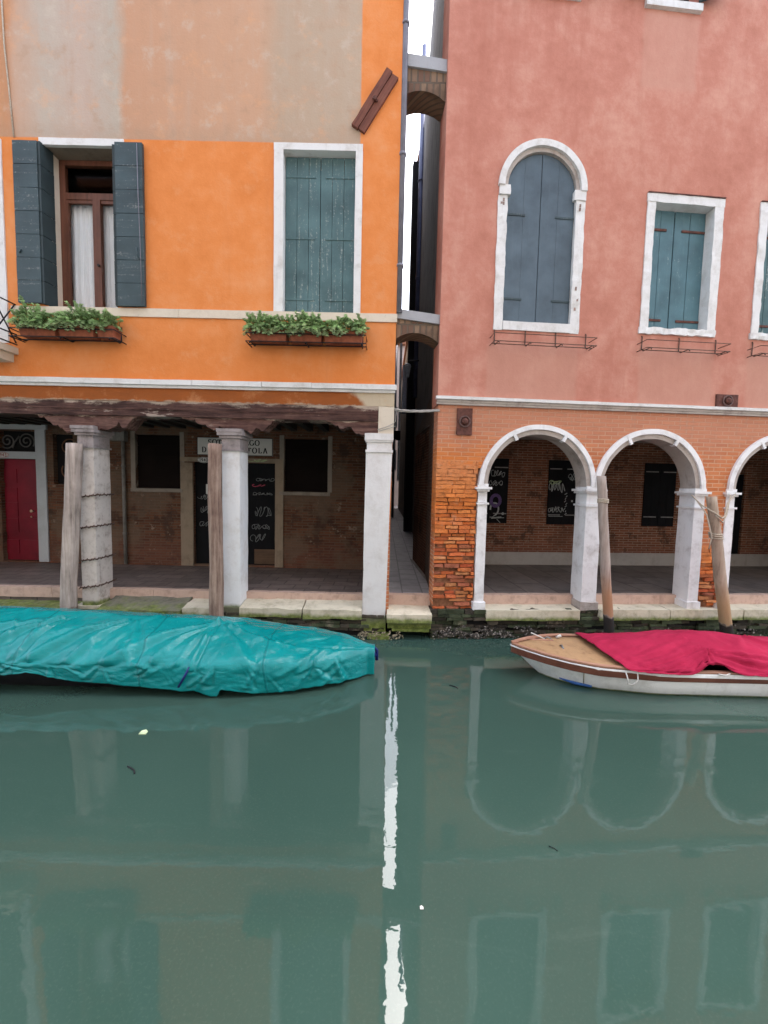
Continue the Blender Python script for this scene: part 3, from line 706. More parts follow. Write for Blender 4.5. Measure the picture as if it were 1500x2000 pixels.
# --- writing drawn as flat strokes on a wall plane (local x,z; y just proud of the surface)
def ribbon(mb, pts, w, y, thin=None):
    """flat stroke; thin = width of level runs (as in a serif face)"""
    P = [Vector((p[0], 0, p[1])) for p in pts]
    L, Rr = [], []
    for i, p in enumerate(P):
        d = P[min(i+1, len(P)-1)]-P[max(i-1, 0)]
        d = d.normalized() if d.length > 1e-9 else Vector((1, 0, 0))
        nrm = Vector((-d.z, 0, d.x)); ww = w if thin is None else thin+(w-thin)*abs(d.z)
        L.append(p+nrm*ww/2); Rr.append(p-nrm*ww/2)
    f = [mb.bm.verts.new((q.x, y, q.z)) for q in L]; g = [mb.bm.verts.new((q.x, y, q.z)) for q in Rr]
    for i in range(len(P)-1): mb.bm.faces.new((f[i], g[i], g[i+1], f[i+1]))
def arcp(cx, cz, rx, rz, a0, a1, n=14): return [(cx+rx*math.cos(rad(a0+(a1-a0)*i/n)), cz+rz*math.sin(rad(a0+(a1-a0)*i/n))) for i in range(n+1)]
GL = {  # strokes in a unit-high box; width in [1]
 'S': ([arcp(.33, .74, .24, .24, 20, 270)+arcp(.33, .25, .26, .25, 90, -160)], .66), 'O': ([arcp(.42, .5, .38, .5, 0, 360, 26)], .84),
 'T': ([[(.35, 0), (.35, 1)], [(.02, .98), (.68, .98)], [(.02, .98), (.04, .78)], [(.68, .98), (.66, .78)], [(.22, .01), (.48, .01)]], .7),
 'P': ([[(.16, 0), (.16, 1)], [(.04, .985), (.3, .985)], arcp(.3, .73, .27, .255, 90, -90), [(.16, .475), (.3, .475)], [(.04, .01), (.3, .01)]], .62),
 'R': ([[(.16, 0), (.16, 1)], [(.04, .985), (.3, .985)], arcp(.3, .75, .26, .235, 90, -90), [(.16, .515), (.3, .515)], [(.32, .51), (.66, 0)], [(.04, .01), (.28, .01)]], .72),
 'E': ([[(.16, 0), (.16, 1)], [(.04, .985), (.6, .985)], [(.16, .5), (.48, .5)], [(.04, .015), (.62, .015)], [(.6, .98), (.6, .8)], [(.62, .02), (.62, .22)], [(.48, .6), (.48, .4)]], .7),
 'G': ([arcp(.42, .5, .38, .49, 40, 330, 22), [(.74, .05), (.74, .42)], [(.6, .42), (.84, .42)]], .88),
 'D': ([[(.16, 0), (.16, 1)], [(.04, .985), (.34, .985)], arcp(.34, .5, .4, .485, 90, -90), [(.04, .015), (.34, .015)]], .84),
 'L': ([[(.16, 0), (.16, 1)], [(.04, .985), (.3, .985)], [(.04, .015), (.6, .015)], [(.6, .02), (.6, .24)]], .66),
 'A': ([[(.08, 0), (.38, 1)], [(.38, 1), (.7, 0)], [(.18, .33), (.58, .33)], [(0, .01), (.18, .01)], [(.58, .01), (.82, .01)]], .84),
 'C': ([arcp(.42, .5, .38, .49, 45, 315, 22)], .76), '.': ([[(.1, 0), (.1, .1)]], .25),
 '1': ([[(.2, 0), (.2, 1)], [(.08, .86), (.2, 1)]], .42), '9': ([arcp(.3, .7, .22, .28, 0, 360, 16), [(.52, .7), (.46, .25), (.2, .02)]], .64), '4': ([[(.44, 0), (.44, 1)], [(.44, 1), (.06, .3)], [(.06, .3), (.6, .3)]], .66),
 '0': ([arcp(.3, .5, .25, .48, 0, 360, 20)], .62), '3': ([arcp(.26, .74, .2, .24, 150, -90), arcp(.26, .25, .24, .25, 90, -150)], .58), '7': ([[(.05, .97), (.52, .97), (.2, 0)]], .56), ' ': ([], .4)}
def text_width(s_, h, sp=.14): return sum((GL[c][1]+sp)*h for c in s_)-sp*h
def write(mb, s_, x, z, h, y, w, thin, sp=.14):
    for c in s_:
        st, ww = GL[c]
        for q in st: ribbon(mb, [(x+px*h, z+pz*h) for px, pz in q], w, y, thin)
        x += (ww+sp)*h
SG = thing('street_sign', 'white painted street name panel with black serif capitals above graffitied door', 'sign', (-2.99, YB, 2.8))
b = MB(); b.box(-.752, .752, -.014, 0, 0, .355, .003); o = b.build('panel', 'sign_white', SG)
b = MB()
for (x0, x1, z0, z1) in ((-.752, .752, 0, .012), (-.752, .752, .343, .355), (-.752, -.74, .012, .343), (.74, .752, .012, .343)): b.box(x0, x1, -.017, -.0135, z0, z1)
b.build('border', 'ink', SG)
b = MB(); s1 = 'SOTOPORTEGO'; write(b, s1, -.53, .205, .105, -.0165, .024, .007, .135)
write(b, 'DE LA SCATOLA', -.655, .055, .105, -.0165, .024, .007, .275)
b.build('lettering', 'ink', SG)
def oval(cx, z, num, lab, yy, mat):
    t = thing('house_number', lab, 'house number', (cx, yy, z))
    b = MB(); pts = [(.13*math.cos(a*math.pi/16), .058*math.sin(a*math.pi/16)) for a in range(32)]; b.prism_y(pts, -.012, 0); b.build('plate', 'sign_white', t)
    b = MB(); ribbon(b, arcp(0, 0, .122, .05, 0, 360, 30), .007, -.0135); wd = text_width(num, .06); write(b, num, -wd/2, -.03, .06, -.0135, .012, .008); b.build('lettering', mat, t)
oval(-3.6, 2.70, '1940', 'oval white house number plate under the street name panel, beside the wooden post', YB-.026, 'ink')
oval(-7.6, 2.715, '1943', 'oval house number plate on white lintel over the crimson door', YB-.026, mat_plain('number_red', (.3, .04, .04), .7))
# graffiti
def scrawl(mb, x0, z0, w_, h_, n, y, wd, seed):
    """n joined looping letters of a spray tag"""
    r = random.Random(seed); pts = []; cw = w_/n
    for i in range(n):
        cx = x0+(i+.5)*cw; a0 = r.uniform(0, 6.283); tu = r.choice((-1, 1))*r.uniform(3.5, 8); tall = r.uniform(.55, 1.0)
        for q in range(14):
            t_ = q/13; a = a0+tu*t_; pts.append((cx+cw*.62*math.cos(a)*(1-.3*t_)+cw*.3*(t_-.5), z0+h_*.5+h_*.5*tall*math.sin(a*1.0+i)))
    sm = [((pts[max(i-1, 0)][0]+2*p[0]+pts[min(i+1, len(pts)-1)][0])/4, (pts[max(i-1, 0)][1]+2*p[1]+pts[min(i+1, len(pts)-1)][1])/4) for i, p in enumerate(pts)]
    ribbon(mb, sm, wd, y)
DC = mat_plain('dim_chalk', (.15, .155, .15), .8)
for (x, z, w_, h_, n, s_) in ((-3.72, 1.62, .28, .2, 4, 1), (-3.74, 1.35, .26, .14, 4, 2), (-2.62, 1.58, .34, .22, 5, 3), (-2.68, 1.32, .36, .12, 5, 4), (-2.66, 2.02, .4, .06, 5, 5), (-2.7, 1.05, .3, .2, 3, 6), (-3.76, 1.9, .2, .12, 3, 12), (-2.6, 2.3, .38, .07, 4, 13)):
    b = MB(); scrawl(b, x, z, w_, h_, n, YB+.055, .011, s_); kid('graffiti', b, DC, d)
b = MB(); scrawl(b, -2.66, 2.19, .25, .05, 3, YB+.0545, .014, 8); kid('graffiti', b, 'chalk_r', d)
b = MB(); b.box(-3.60, -3.53, YB+.05, YB+.056, 2.02, 2.22); kid('notice', b, 'sign_white', d)
b = MB(); scrawl(b, -2.7, 2.68, .35, .06, 3, YB-.03, .012, 9); ob('graffiti', b, 'chalk_g')

# ================================================================== pink building (local u along the front, v into it)
PB = thing('pink_building', 'pink plastered canal house over a round-arched brick arcade', 'building', (RO[0], RO[1], 0), RA)
def pb(name, mb, mat, parent=None, smooth=False):
    o = mb.build(name, mat, None, smooth); o.parent = parent or PB; return o
UL = -.085
AC = [(1.47, .765, .905), (3.25, .755, .90), (5.43, .755, .90), (7.25, .755, .90)]; ZS = 2.318
b = MB()
AW = (.829, 1.841, 4.69, 6.535, True); RW = (3.047, 3.985, 4.712, 6.49, False); RW2 = (4.83, 5.77, 4.712, 6.49, False); TW = (2.78, 3.47, 9.17, 10.9, False); TW2 = (.95, 1.68, 9.15, 10.9, False)
b.wall(UL, 9, 3.465, 13.6, 0, .42, [(.79, 1.88, 4.66, 6.535, True), (3.0, 4.03, 4.68, 6.53, False), (4.78, 5.82, 4.68, 6.53, False), TW, TW2])
pb('wall', b, 'pink')
b = MB(); b.wall(UL+.012, 9, .5, 3.464, .006, .30, [(c-r-.06, c+r+.06, .5, ZS, True) for c, r, ro in AC]+[(UL+.02, .60, .5, 2.56, False), (4.19, 4.51, .5, 1.38, False)]); pb('arcade_wall', b, 'brick')
# the lower ends of the brick piers: single bricks, worn back
b = MB(); rows = 0
def brick_pier(u0, u1, z0, z1, ymean, seed, depth=.14, wear=.055):
    r = random.Random(seed); z = z0; row = 0
    while z < z1:
        h = r.uniform(.052, .066); x = u0-(r.uniform(0, .12) if row % 2 else 0)
        k = (z-z0)/(z1-z0)
        while x < u1:
            L = r.uniform(.15, .27); xa, xb = max(x, u0), min(x+L, u1)
            if xb-xa > .03 and r.random() > .02:
                out = ymean+(r.uniform(-.35, .9) if r.random() < .85 else 1.6)*wear*max(.06, 1.1-k*1.1)+wear*.5*fbm(xa*2, z*2)
                c = [(.56, .14, .05), (.62, .18, .055), (.48, .11, .045), (.62, .25, .10), (.40, .13, .07)][r.randrange(5)]
                q = .75+.45*r.random(); f2 = max(0, min(1, (k-.35)*2))
                c = tuple(q*((1-f2)*a+f2*g) for a, g in zip(c, (.68, .21, .045))); f3 = max(0, min(1, (k-.72)/.22)); c = tuple((1-f3)*a+f3*g for a, g in zip(c, (.60, .225, .085)))
                gp = r.uniform(.006, .016)*max(.22, 1.3-k*1.1)
                b.box(xa+gp, xb-gp, out, .2, z+gp*.8, z+h-gp*.8, min(.012, .2*(z+h-z)), .045, .007+.004*(1-k), 13, r.random()*40, tint=c)
            x += L
        z += h; row += 1
brick_pier(UL+.004, .552, .42, 2.62, -.012, 3); pb('worn_brickwork', b, 'eroded')
b = MB(); brick_pier(4.178, 4.52, .46, 1.42, .0, 9); pb('worn_brickwork', b, 'eroded')
b = MB(); b.box(UL+.02, .60, .05, .29, .40, 2.60); pb('mortar_core', b, 'mortar')
b = MB(); b.box(4.165, 4.535, .055, .29, .40, 1.42); pb('mortar_core', b, 'mortar')
# string course
b = MB(); x = UL-.035
while x < 9:
    x1 = x+rnd.uniform(.9, 1.6); b.box(x+.0015, x1-.0015, -.07, -.0005, 3.535, 3.578, .01, .12, .003, 4, x); x = x1
sc_ = pb('string_course', b, 'white_stone')
b = MB(); b.box(UL-.015, 9, -.042, .0, 3.497, 3.535, .01, .15, .003); b.box(UL-.02, 9, -.03, .0, 3.465, 3.497, .008, .15, .004, 6); kid('moulding', b, 'soffit_stone', sc_)
# arches
for i, (c, r, ro) in enumerate(AC):
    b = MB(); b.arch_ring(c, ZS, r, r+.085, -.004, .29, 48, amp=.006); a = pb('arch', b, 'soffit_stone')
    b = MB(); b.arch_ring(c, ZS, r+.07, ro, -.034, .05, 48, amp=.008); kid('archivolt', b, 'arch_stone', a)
    for ang in (62, 118):
        b = MB(); q = Matrix.Translation((c, 0, ZS)) @ Matrix.Rotation(rad(90-ang), 4, 'Y')
        b.box(-.022, .022, -.04, .06, r-.012, ro-.03, .01, rot=q); kid('keystone', b, 'arch_stone', a)
def jamb(u0, u1, z0=.42, d=.29, y0=-.012, right=True, broken=False):
    b = MB(); b.box(u0, u1, y0, d, z0+.12, 2.03, .014, .08, .004, 4, u0); o = pb('column', b, 'arch_stone')
    b = MB(); b.box(u0+.004, u1-.004, y0+.006, d-.003, 2.052, 2.215, .01, .08, .003, 4, u0+1)
    b.box(u0-.02, u1+.02, y0-.022, d+.015, 2.022, 2.05, .01, .06, .003, 5, u0+2)
    b.box(u0-.022, u1+.022, y0-.025, d+.02, 2.216, 2.25, .008, .06, .003, 5, u0+3); b.box(u0-.05, u1+.05, y0-.05, d+.04, 2.25, 2.284, .01, .06, .003, 5, u0+4)
    b.box(u0-.008, u1+.008, y0-.008, d, 2.284, 2.33, .008, .06, .003, 5, u0+6)
    kid('capital', b, 'arch_stone', o)
    b = MB(); b.box(u0-.025, u1+.025, y0-.028, d+.02, z0, z0+.125, .014, .05, .012 if broken else .004, 7, u0+5); kid('base', b, 'arch_stone' if not broken else 'soffit_stone', o)
    return o
jamb(.562, .705); jamb(2.247, 2.488, broken=True); jamb(4.0, 4.172); jamb(4.528, 4.675); jamb(6.19, 6.49)
# arcade interior
VB = 2.6
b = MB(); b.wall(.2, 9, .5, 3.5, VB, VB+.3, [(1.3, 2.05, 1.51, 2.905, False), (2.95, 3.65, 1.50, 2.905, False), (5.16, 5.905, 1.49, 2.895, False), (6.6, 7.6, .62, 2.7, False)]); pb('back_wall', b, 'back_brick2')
b = MB(); b.box(.55, 9, VB-.03, VB, .6, .88, .006, .2, .003); pb('skirting', b, mat_stone('skirting_stone', (.34, .31, .28), (.2, .17, .14), .5, 3))
b = MB(); b.box(.1, 9, .31, VB, 3.33, 3.42); pb('ceiling', b, mat_stone('ceiling_plaster', (.34, .31, .28), (.15, .12, .1), .6, 2))
b = MB(); b.box(.1, .55, .31, 3.2, .5, 3.4); pb('end_wall', b, 'back_brick2')
def dark_shutters(u0, u1, z0, z1):
    m_ = (u0+u1)/2; b = leaf_v(u0, m_-.003, VB-.02, z0, z1, 2); b2 = leaf_v(m_+.003, u1, VB-.022, z0, z1, 2); b.merge(b2.bm)
    o = pb('shutter', b, 'black_wood')
    hm = mat_plain('pale_hinge', (.20, .19, .18), .6, .2)
    for z in (z0+.2, z1-.2):
        for x0, x1 in ((u0+.02, m_-.06), (m_+.06, u1-.02)): b = MB(); b.box(x0, x1, VB-.032, VB-.026, z, z+.022); kid('hinge', b, hm, o)
    return o
o1 = dark_shutters(1.3, 2.05, 1.51, 2.905); o2 = dark_shutters(2.95, 3.65, 1.5, 2.905); dark_shutters(5.16, 5.905, 1.49, 2.895)
b = MB(); y = VB-.034
scrawl(b, 1.66, 2.5, .3, .18, 4, y, .012, 21); kid('graffiti', b, 'chalk', o1); b = MB(); scrawl(b, 1.62, 2.32, .3, .12, 4, y, .012, 22); kid('graffiti', b, 'chalk', o1); b = MB()
ribbon(b, arcp(1.76, 1.82, .09, .13, 190, -60)+[(1.8, 1.7), (1.7, 1.62), (1.92, 1.64)], .035, y); ribbon(b, arcp(1.95, 1.72, .02, .02, 0, 360), .02, y)
ribbon(b, [(1.66, 1.64), (1.98, 1.63)], .014, y); ribbon(b, [(1.82, 1.6), (1.9, 1.52)], .012, y)
kid('graffiti', b, 'chalk', o1)
b = MB(); ribbon(b, arcp(1.78, 2.0, .1, .12, 0, 360), .07, y-.001); kid('graffiti', b, 'chalk_p', o1)
b = MB(); scrawl(b, 2.96, 2.2, .36, .26, 6, y, .016, 31); kid('graffiti', b, 'chalk', o2); b = MB(); scrawl(b, 2.96, 1.76, .36, .14, 6, y, .012, 32); kid('graffiti', b, 'chalk', o2); b = MB()
for k in range(9): ribbon(b, [(3.34+.02*math.sin(k*2.1), 1.72+k*.055), (3.37+.02*math.cos(k*1.7), 1.755+k*.055)], .016, y)
scrawl(b, 3.4, 2.45, .2, .2, 3, y, .01, 33); ribbon(b, [(2.98, 1.68), (3.3, 1.68)], .01, y)
ribbon(b, arcp(3.5, 2.02, .012, .012, 0, 360), .02, y); kid('graffiti', b, 'chalk', o2)
b = MB(); scrawl(b, 2.98, 2.37, .25, .1, 3, y-.001, .014, 34); kid('graffiti', b, 'chalk_g', o2)
b = MB(); b.box(6.6, 7.6, VB+.05, VB+.1, .62, 2.7); pb('door', b, 'black_wood')
# side wall to the alley, skewed
def skew_wall(name, mat, p, q, z0, z1, th=.25):
    b = MB(); d = (Vector(q)-Vector(p)).normalized(); n_ = Vector((d.y, -d.x))*th
    pts = [Vector(p), Vector(q), Vector(q)+n_, Vector(p)+n_]
    lo = [b.bm.verts.new((a.x, a.y, z0)) for a in pts]; hi = [b.bm.verts.new((a.x, a.y, z1)) for a in pts]
    b.bm.faces.new(lo); b.bm.faces.new(hi)
    for i in range(4): b.bm.faces.new((lo[i], lo[(i+1) % 4], hi[(i+1) % 4], hi[i]))
    return b
def toPB(x, y): dx, dy = x-RO[0], y-RO[1]; return (dx*math.cos(RA)+dy*math.sin(RA), -dx*math.sin(RA)+dy*math.cos(RA))
pb('side_wall', skew_wall('', '', toPB(.765, .30), toPB(1.0, 7.4), .3, 3.9), 'alley_brick')
pb('side_wall', skew_wall('', '', toPB(.775, .43), toPB(1.0, 7.4), 3.9, 13.6), 'alley_grey')
b = MB(); b.box(UL-.02, 9.3, -.35, .42, 13.601, 13.75); b.box(.74, 9.3, .4205, 9, 13.601, 13.75); pb('roof', b, 'roof')  # roof out of view, added to shut sky light out of the interior
b = MB(); b.box(.6, 9, 8.7, 9, .5, 13.6); b.box(9.001, 9.3, 0, 9, .5, 13.6); pb('light_stop_wall', b, 'black')  # black walls out of view, added against light leaking in
# arched window
b = MB()
b.box(.692, .828, -.014, .1, 4.56, 6.42, .01, .05, .010, 7, 1); b.box(1.842, 1.980, -.014, .1, 4.56, 6.42, .01, .05, .010, 7, 2)
b.box(.83, 1.84, -.02, .1, 4.565, 4.688, .012, .08, .004)
for u0, u1 in ((.70, .862), (1.808, 1.975)): b.box(u0, u1, -.03, .1, 6.42, 6.55, .018, .05, .010, 9, u0)
fr = pb('window', b, 'white_stone')
b = MB(); b.arch_ring(1.335, 6.54, .506, .575, -.008, .1, 40, amp=.004); kid('arch', b, 'soffit_stone', fr)
b = MB(); b.arch_ring(1.335, 6.54, .56, .648, -.05, .02, 40, amp=.005); kid('hood', b, 'white_stone', fr)
for u0, u1 in ((.832, 1.331), (1.338, 1.838)): kid('shutter', leaf_v(u0, u1, .035, 4.69, 6.54, 2, (1.335, 6.536, .504), .03, .0015), 'grey_blue', fr)
for z in (6.18, 5.01):
    for u0, u1 in ((.835, 1.11), (1.56, 1.836)): b = MB(); b.box(u0, u1, .026, .036, z, z+.025, .003); kid('hinge', b, 'slate_blue', fr)
b = MB(); r_ = random.Random(4)
for k in range(14):
    u = r_.choice((.74, .77, 1.90, 1.93)); z = r_.choice((r_.uniform(4.8, 5.3), 6.35, 6.3)); b.box(u-.012, u+.014, -.0175, -.01, z-.02, z+.022, .004, .02, .004, 20, k)
kid('patch', b, mat_plain('chip', (.27, .19, .16), .9, 0, .4), fr)
# square windows
for k, u in enumerate((2.922, 4.705)):
    b = MB(); a, c = u+.126, u+1.062; e = u+1.20
    b.box(u, a, -.016, .17, 4.70, 6.49, .01, .05, .0095, 6, u); b.box(c, e, -.016, .17, 4.70, 6.49, .01, .05, .0095, 6, u+1); b.box(u-.006, e+.005, -.018, .17, 6.4905, 6.607, .01, .08, .006, 8, u+2)
    b.box(u-.015, e, -.028, .17, 4.615, 4.712, .014, .045, .017, 11, u+3)
    fr = pb('window', b, 'white_stone')
    m_ = (a+c)/2-.03
    for x0, x1 in ((a, m_-.004), (m_+.004, c)): kid('shutter', leaf_v(x0, x1, .145, 4.712, 6.488, 2, None, .03, .004), 'blue_paint' if k == 0 else 'teal_worn', fr)
    for z in (6.19, 4.87):
        for x0, x1 in ((a+.005, a+.31), (c-.38, c-.01)): b = MB(); b.box(x0, x1, .133, .146, z, z+.032, .004, .05, .003); kid('hinge', b, 'rust_plate', fr)
    b = MB(); b.box(u-.0, e+.005, -.03, .0, 6.609, 6.622); kid('drip_edge', b, 'rust_plate', fr)
# upper windows (only their sills show)
for u0, u1, z in ((2.70, 3.54, 9.08), (.87, 1.76, 9.06)):
    b = MB(); b.box(u0, u1, -.05, .2, z, z+.095, .01, .1, .003); fr = pb('window', b, 'white_stone')
    b = MB(); b.box(u0+.08, u1-.07, .14, .15, z+.1, 10.9); kid('pane', b, 'glass', fr); b = MB(); b.box(u0, u1, .40, .41, z-.1, 11); kid('dark_room', b, 'black', fr)
    b = MB(); b.box(u0+.09, u0+.22, .1, .13, z+.1, 10.9); b.box(u1-.4, u1-.28, .1, .13, z+.1, 10.9); kid('casement', b, 'orange_curtain', fr)
    b = MB(); b.box(u0+.24, u1-.42, .12, .132, z+.1, 10.8); kid('curtain', b, 'cloth', fr)
    for sgn, ux in ((-1, u0+.06), (1, u1-.06)):
        sh = kid('shutter', leaf_v(0, .36, -.02, z+.12, 10.8, 2), 'slate_blue', fr); sh.location = (ux, -.03, 0); sh.rotation_euler.z = rad(-160 if sgn < 0 else -25)

# ================================================================== quay
QW = thing('quay_wall', 'mossy stone and brick quay edge under both arcades', 'quay wall', (0, 0, 0))
b = MB()
def rubble(x0, x1, z0, z1, seed, ofs, f=lambda x, y, z: (x, y, z), green=.3):
    r = random.Random(seed); z = z0
    while z < z1:
        h = r.uniform(.04, .075); x = x0-r.uniform(0, .2)
        while x < x1:
            L = r.uniform(.12, .34); xa, xb = max(x, x0), min(x+L, x1)
            if xb-xa > .04 and r.random() > .06:
                g = r.uniform(.35, 1.2); c = (.075*g, .062*g, .045*g)
                if r.random() < green: c = (.07*g, .085*g, .045*g)
                bb = MB(); y0 = ofs+r.uniform(-.025, .03)
                bb.box(xa+.005, xb-.005, y0, y0+.25, z+.004, z+h-.004, .01, .06, .010, 9, r.random()*30)
                for v in bb.bm.verts: v.co = Vector(f(*v.co))
                b.merge(bb.bm, c)
            x += L
        z += h
rubble(-7, .04, -.12, .30, 5, -.03)
rubble(-.1, 7, -.12, .40, 6, -.045, R, .6)
b.build('foundation', 'found', QW)
b = MB(); b.box(-9, .05, .0, .4, -.3, .30); b.build('core', 'black', QW)
b = MB(); b.box(-.1, 9, .0, .4, -.3, .36); o = b.build('core', 'black', QW); o.location = (RO[0], RO[1], 0); o.rotation_euler.z = RA
def slope(bb, y0, dz):
    for v in bb.bm.verts: v.co.z += (v.co.y-y0)*dz
def stone(x0, x1, y0, y1, z0, z1, mat, f=None, bev=.02, amp=.012, dz=.0, seed=0, name='coping_stone'):
    bb = MB(); bb.box(x0, x1, y0, y1, z0, z1, bev, .06, amp, 4, seed)
    if dz: slope(bb, y0, dz)
    if f:
        for v in bb.bm.verts: v.co = Vector(f(*v.co))
    return bb.build(name, mat, QW)
# left copings between the pillars
stone(-7.2, -4.62, -.10, .28, .20, .33, 'coping_dark', None, .02, .01, .05, 1)
stone(-4.62, -4.20, -.02, .28, .22, .37, 'coping', None, .02, .01, .02, 2)
stone(-4.20, -2.98, -.16, .28, .22, .36, 'coping_dark', None, .03, .022, .2, 3); stone(-2.97, -2.41, -.10, .28, .25, .39, 'coping', None, .03, .018, .12, 4)
stone(-2.40, -2.10, -.02, .28, .08, .39, 'plinth_green', None, .01, .01, 0, 5, 'plinth')
stone(-2.125, -1.20, -.06, .28, .27, .405, 'coping', None, .02, .016, .15, 6); stone(-1.19, -.305, -.06, .28, .26, .405, 'coping', None, .02, .016, .15, 7)
for x0, x1 in ((-7.2, -5.2), (-5.2, -3.6), (-3.6, -2.1), (-2.1, -.9), (-.9, .02)): stone(x0+.003, x1-.003, .27, .37, .40, .560, 'kerb_pink', None, .014, .007, 0, x0, 'kerb_stone')
# alley landing
stone(.075, .735, -.16, .26, .26, .385, 'coping', None, .025, .010, .08, 8); stone(.085, .76, .22, .33, .40, .580, 'kerb_pink', None, .012, .007, 0, 9, 'kerb_stone')
stone(.09, .74, -.08, .2, .15, .25, 'plinth_green', None, .015, .012, 0, 10); stone(.16, .70, -.12, .1, .12, .16, 'coping_dark', None, .01, .012, 0, 11); stone(-.2, .12, -.15, .05, .0, .05, 'coping_dark', None, .01, .01, 0, 12)
# right copings
for k, (u0, u1) in enumerate(((.735, 2.20), (2.52, 3.66), (3.665, 4.9), (4.905, 6.3), (6.3, 8))): stone(u0+.003, u1-.003, -.09, .3, .275, .437, 'coping', R, .03, .010, .02, 20+k)
for k, (u0, u1) in enumerate(((.70, 2.24), (2.49, 4.0), (4.67, 6.2), (6.45, 8))): stone(u0+.003, u1-.003, .2, .31, .43, .594, 'kerb_pink', R, .012, .007, 0, 30+k, 'kerb_stone')
# oysters at the waterline
b = MB(); r_ = random.Random(12)
def shell(p, s_, c):
    bb = bmesh.new(); n_ = 7; nrm = Vector((r_.uniform(-.5, .5), -1, r_.uniform(-.3, .7))).normalized(); t1 = nrm.orthogonal().normalized(); t2 = nrm.cross(t1); a0 = r_.uniform(0, 6)
    ring = [bb.verts.new(Vector(p)+(t1*math.cos(a0+6.283*k/n_)*1.0+t2*math.sin(a0+6.283*k/n_)*.7)*s_*r_.uniform(.7, 1.15)) for k in range(n_)]
    ap = bb.verts.new(Vector(p)+nrm*s_*.5); bt = bb.verts.new(Vector(p)-nrm*s_*.4)
    for k in range(n_): bb.faces.new((ring[k], ring[(k+1) % n_], ap)); bb.faces.new((ring[(k+1) % n_], ring[k], bt))
    b.merge(bb, c)
for k in range(900):
    u = r_.uniform(-.06, 6) if r_.random() < .35 else r_.uniform(-.06, 1.5)
    z = r_.triangular(-.02, .2, .06)
    if fbm(u*3, z*9, 4) < -.12: continue
    g = r_.uniform(.35, 1.1)*(1 if r_.random() < .3 else .35); shell(R(u, -.075+r_.uniform(-.03, .02), z), r_.uniform(.009, .022), (.30*g, .265*g, .23*g))
for k in range(130):
    g = r_.uniform(.4, 1.1); shell((r_.uniform(-.35, .33), -.12+r_.uniform(-.05, .03), r_.triangular(-.02, .14, .04)), r_.uniform(.01, .02), (.36*g, .30*g, .2*g))
o = b.build('oysters', 'oyster', None, recalc=True); o['kind'] = 'stuff'; tag(o, 'crust of pale oyster shells along the waterline of the quay', 'oysters')

# ================================================================== alley things
def buttress(label, z0, z1, capz, x0, x1, y0, y1, rise):
    t = thing('buttress_arch', label, 'buttress arch', ((x0+x1)/2, (y0+y1)/2, z0), 0, 'buttress arches across the alley')
    w_ = (x1-x0)/2; b = MB(); n = 16; d = (y1-y0)/2
    rr = (w_*w_+rise*rise)/(2*rise); cz = rise-rr
    for i in range(n):
        xa, xb = -w_+2*w_*i/n, -w_+2*w_*(i+1)/n
        za, zb = (cz+math.sqrt(rr*rr-q*q) for q in (xa, xb))
        sl_ = lambda q: -.04*(q/w_)
        b.prism_y([(xa, za+sl_(xa)), (xb, zb+sl_(xb)), (xb, z1-z0+sl_(xb)), (xa, z1-z0+sl_(xa))], -d, d)
    b.build('brickwork', mat_brick('buttress_brick', (.24, .16, .105), (.15, .085, .06), (.13, .10, .075), None, .09, .25, .9, (.48, .6, (.10, .065, .045)), .014), t)
    b = MB(); b.box(-w_, w_, -d-.03, d+.02, z1-z0, capz-z0, .008, .1, .003)
    for v in b.bm.verts: v.co.z += -.04*v.co.x/w_
    b.build('slab', mat_stone('slab_stone', (.34, .34, .35), (.2, .19, .18), .5, 3), t)
buttress('brick buttress arch with grey slab high above the alley between the roofs', 7.66, 8.07, 8.23, .10, .775, .08, .42, .14)
buttress('brick buttress arch with grey slab level with the flower boxes', 4.36, 4.65, 4.78, .108, .775, .06, .38, .13)
def pipe(name, pts, r, mat, label, clips=()):
    t = thing(name, label, 'pipe', pts[-1]); o_ = Vector(pts[-1])
    b = MB(); b.tube([Vector(p)-o_ for p in pts], r, 12); b.build('tube', mat, t)
    for c in clips:
        b = MB(); c = Vector(c)-o_; b.tube([c-Vector((0, 0, .02)), c+Vector((0, 0, .02))], r*1.25, 12); b.box(c.x-.012, c.x+.012, c.y, c.y+r*1.6, c.z-.012, c.z+.012); b.build('clamp', mat, t)
pipe('drainpipe', [(.152, .02, 12.8), (.152, .02, 9), (.152, .02, 4.75)], .042, 'pipe_grey', 'grey downpipe on the orange house corner above the lower arch', [(.152, .02, z) for z in (11, 8.6, 6.9, 5.4)])
pipe('drainpipe', [(.955, 7.45, 16), (.955, 7.45, 10), (.955, 7.45, 5.2)], .085, 'pipe_blue', 'bluish downpipe at the far end of the alley wall of the pink house', [(.955, 7.45, z) for z in (12, 9)])
pipe('drainpipe', [(-5.19, YB-.05, 3.05), (-5.19, YB-.05, 2), (-5.185, YB-.05, .58)], .032, 'pipe_dim', 'thin dull pipe down the brick wall behind the chained pillar', [(-5.19, YB-.05, 2.55), (-5.19, YB-.05, 1.2)])
b = MB(); b.box(-.14, .14, -.12, 0, 0, .19, .01); o = b.build('meter_box', 'pipe_dim'); o.location = (-5.26, YB-.001, 3.035); tag(o, 'small dull box on the wall atop the thin pipe', 'junction box')
t = thing('cable_bundle', 'pale cable bundle strung across the alley mouth below the lower arch', 'cables', (.45, .0, 3.38))
b = MB()
for k in range(4):
    b.tube([(-.33+.66*i/12, .012*math.sin(k*2+i*.9), .02*math.sin(math.pi*i/12+.2)*(-1)+.014*math.cos(k*1.9+i*.8)) for i in range(13)], .009, 6)
b.build('strand', 'cable', t)
t = thing('wall_cable', 'loose pale wire hanging down the upper orange wall beside the left window', 'cable', (-5.25, -.01, 7.0))
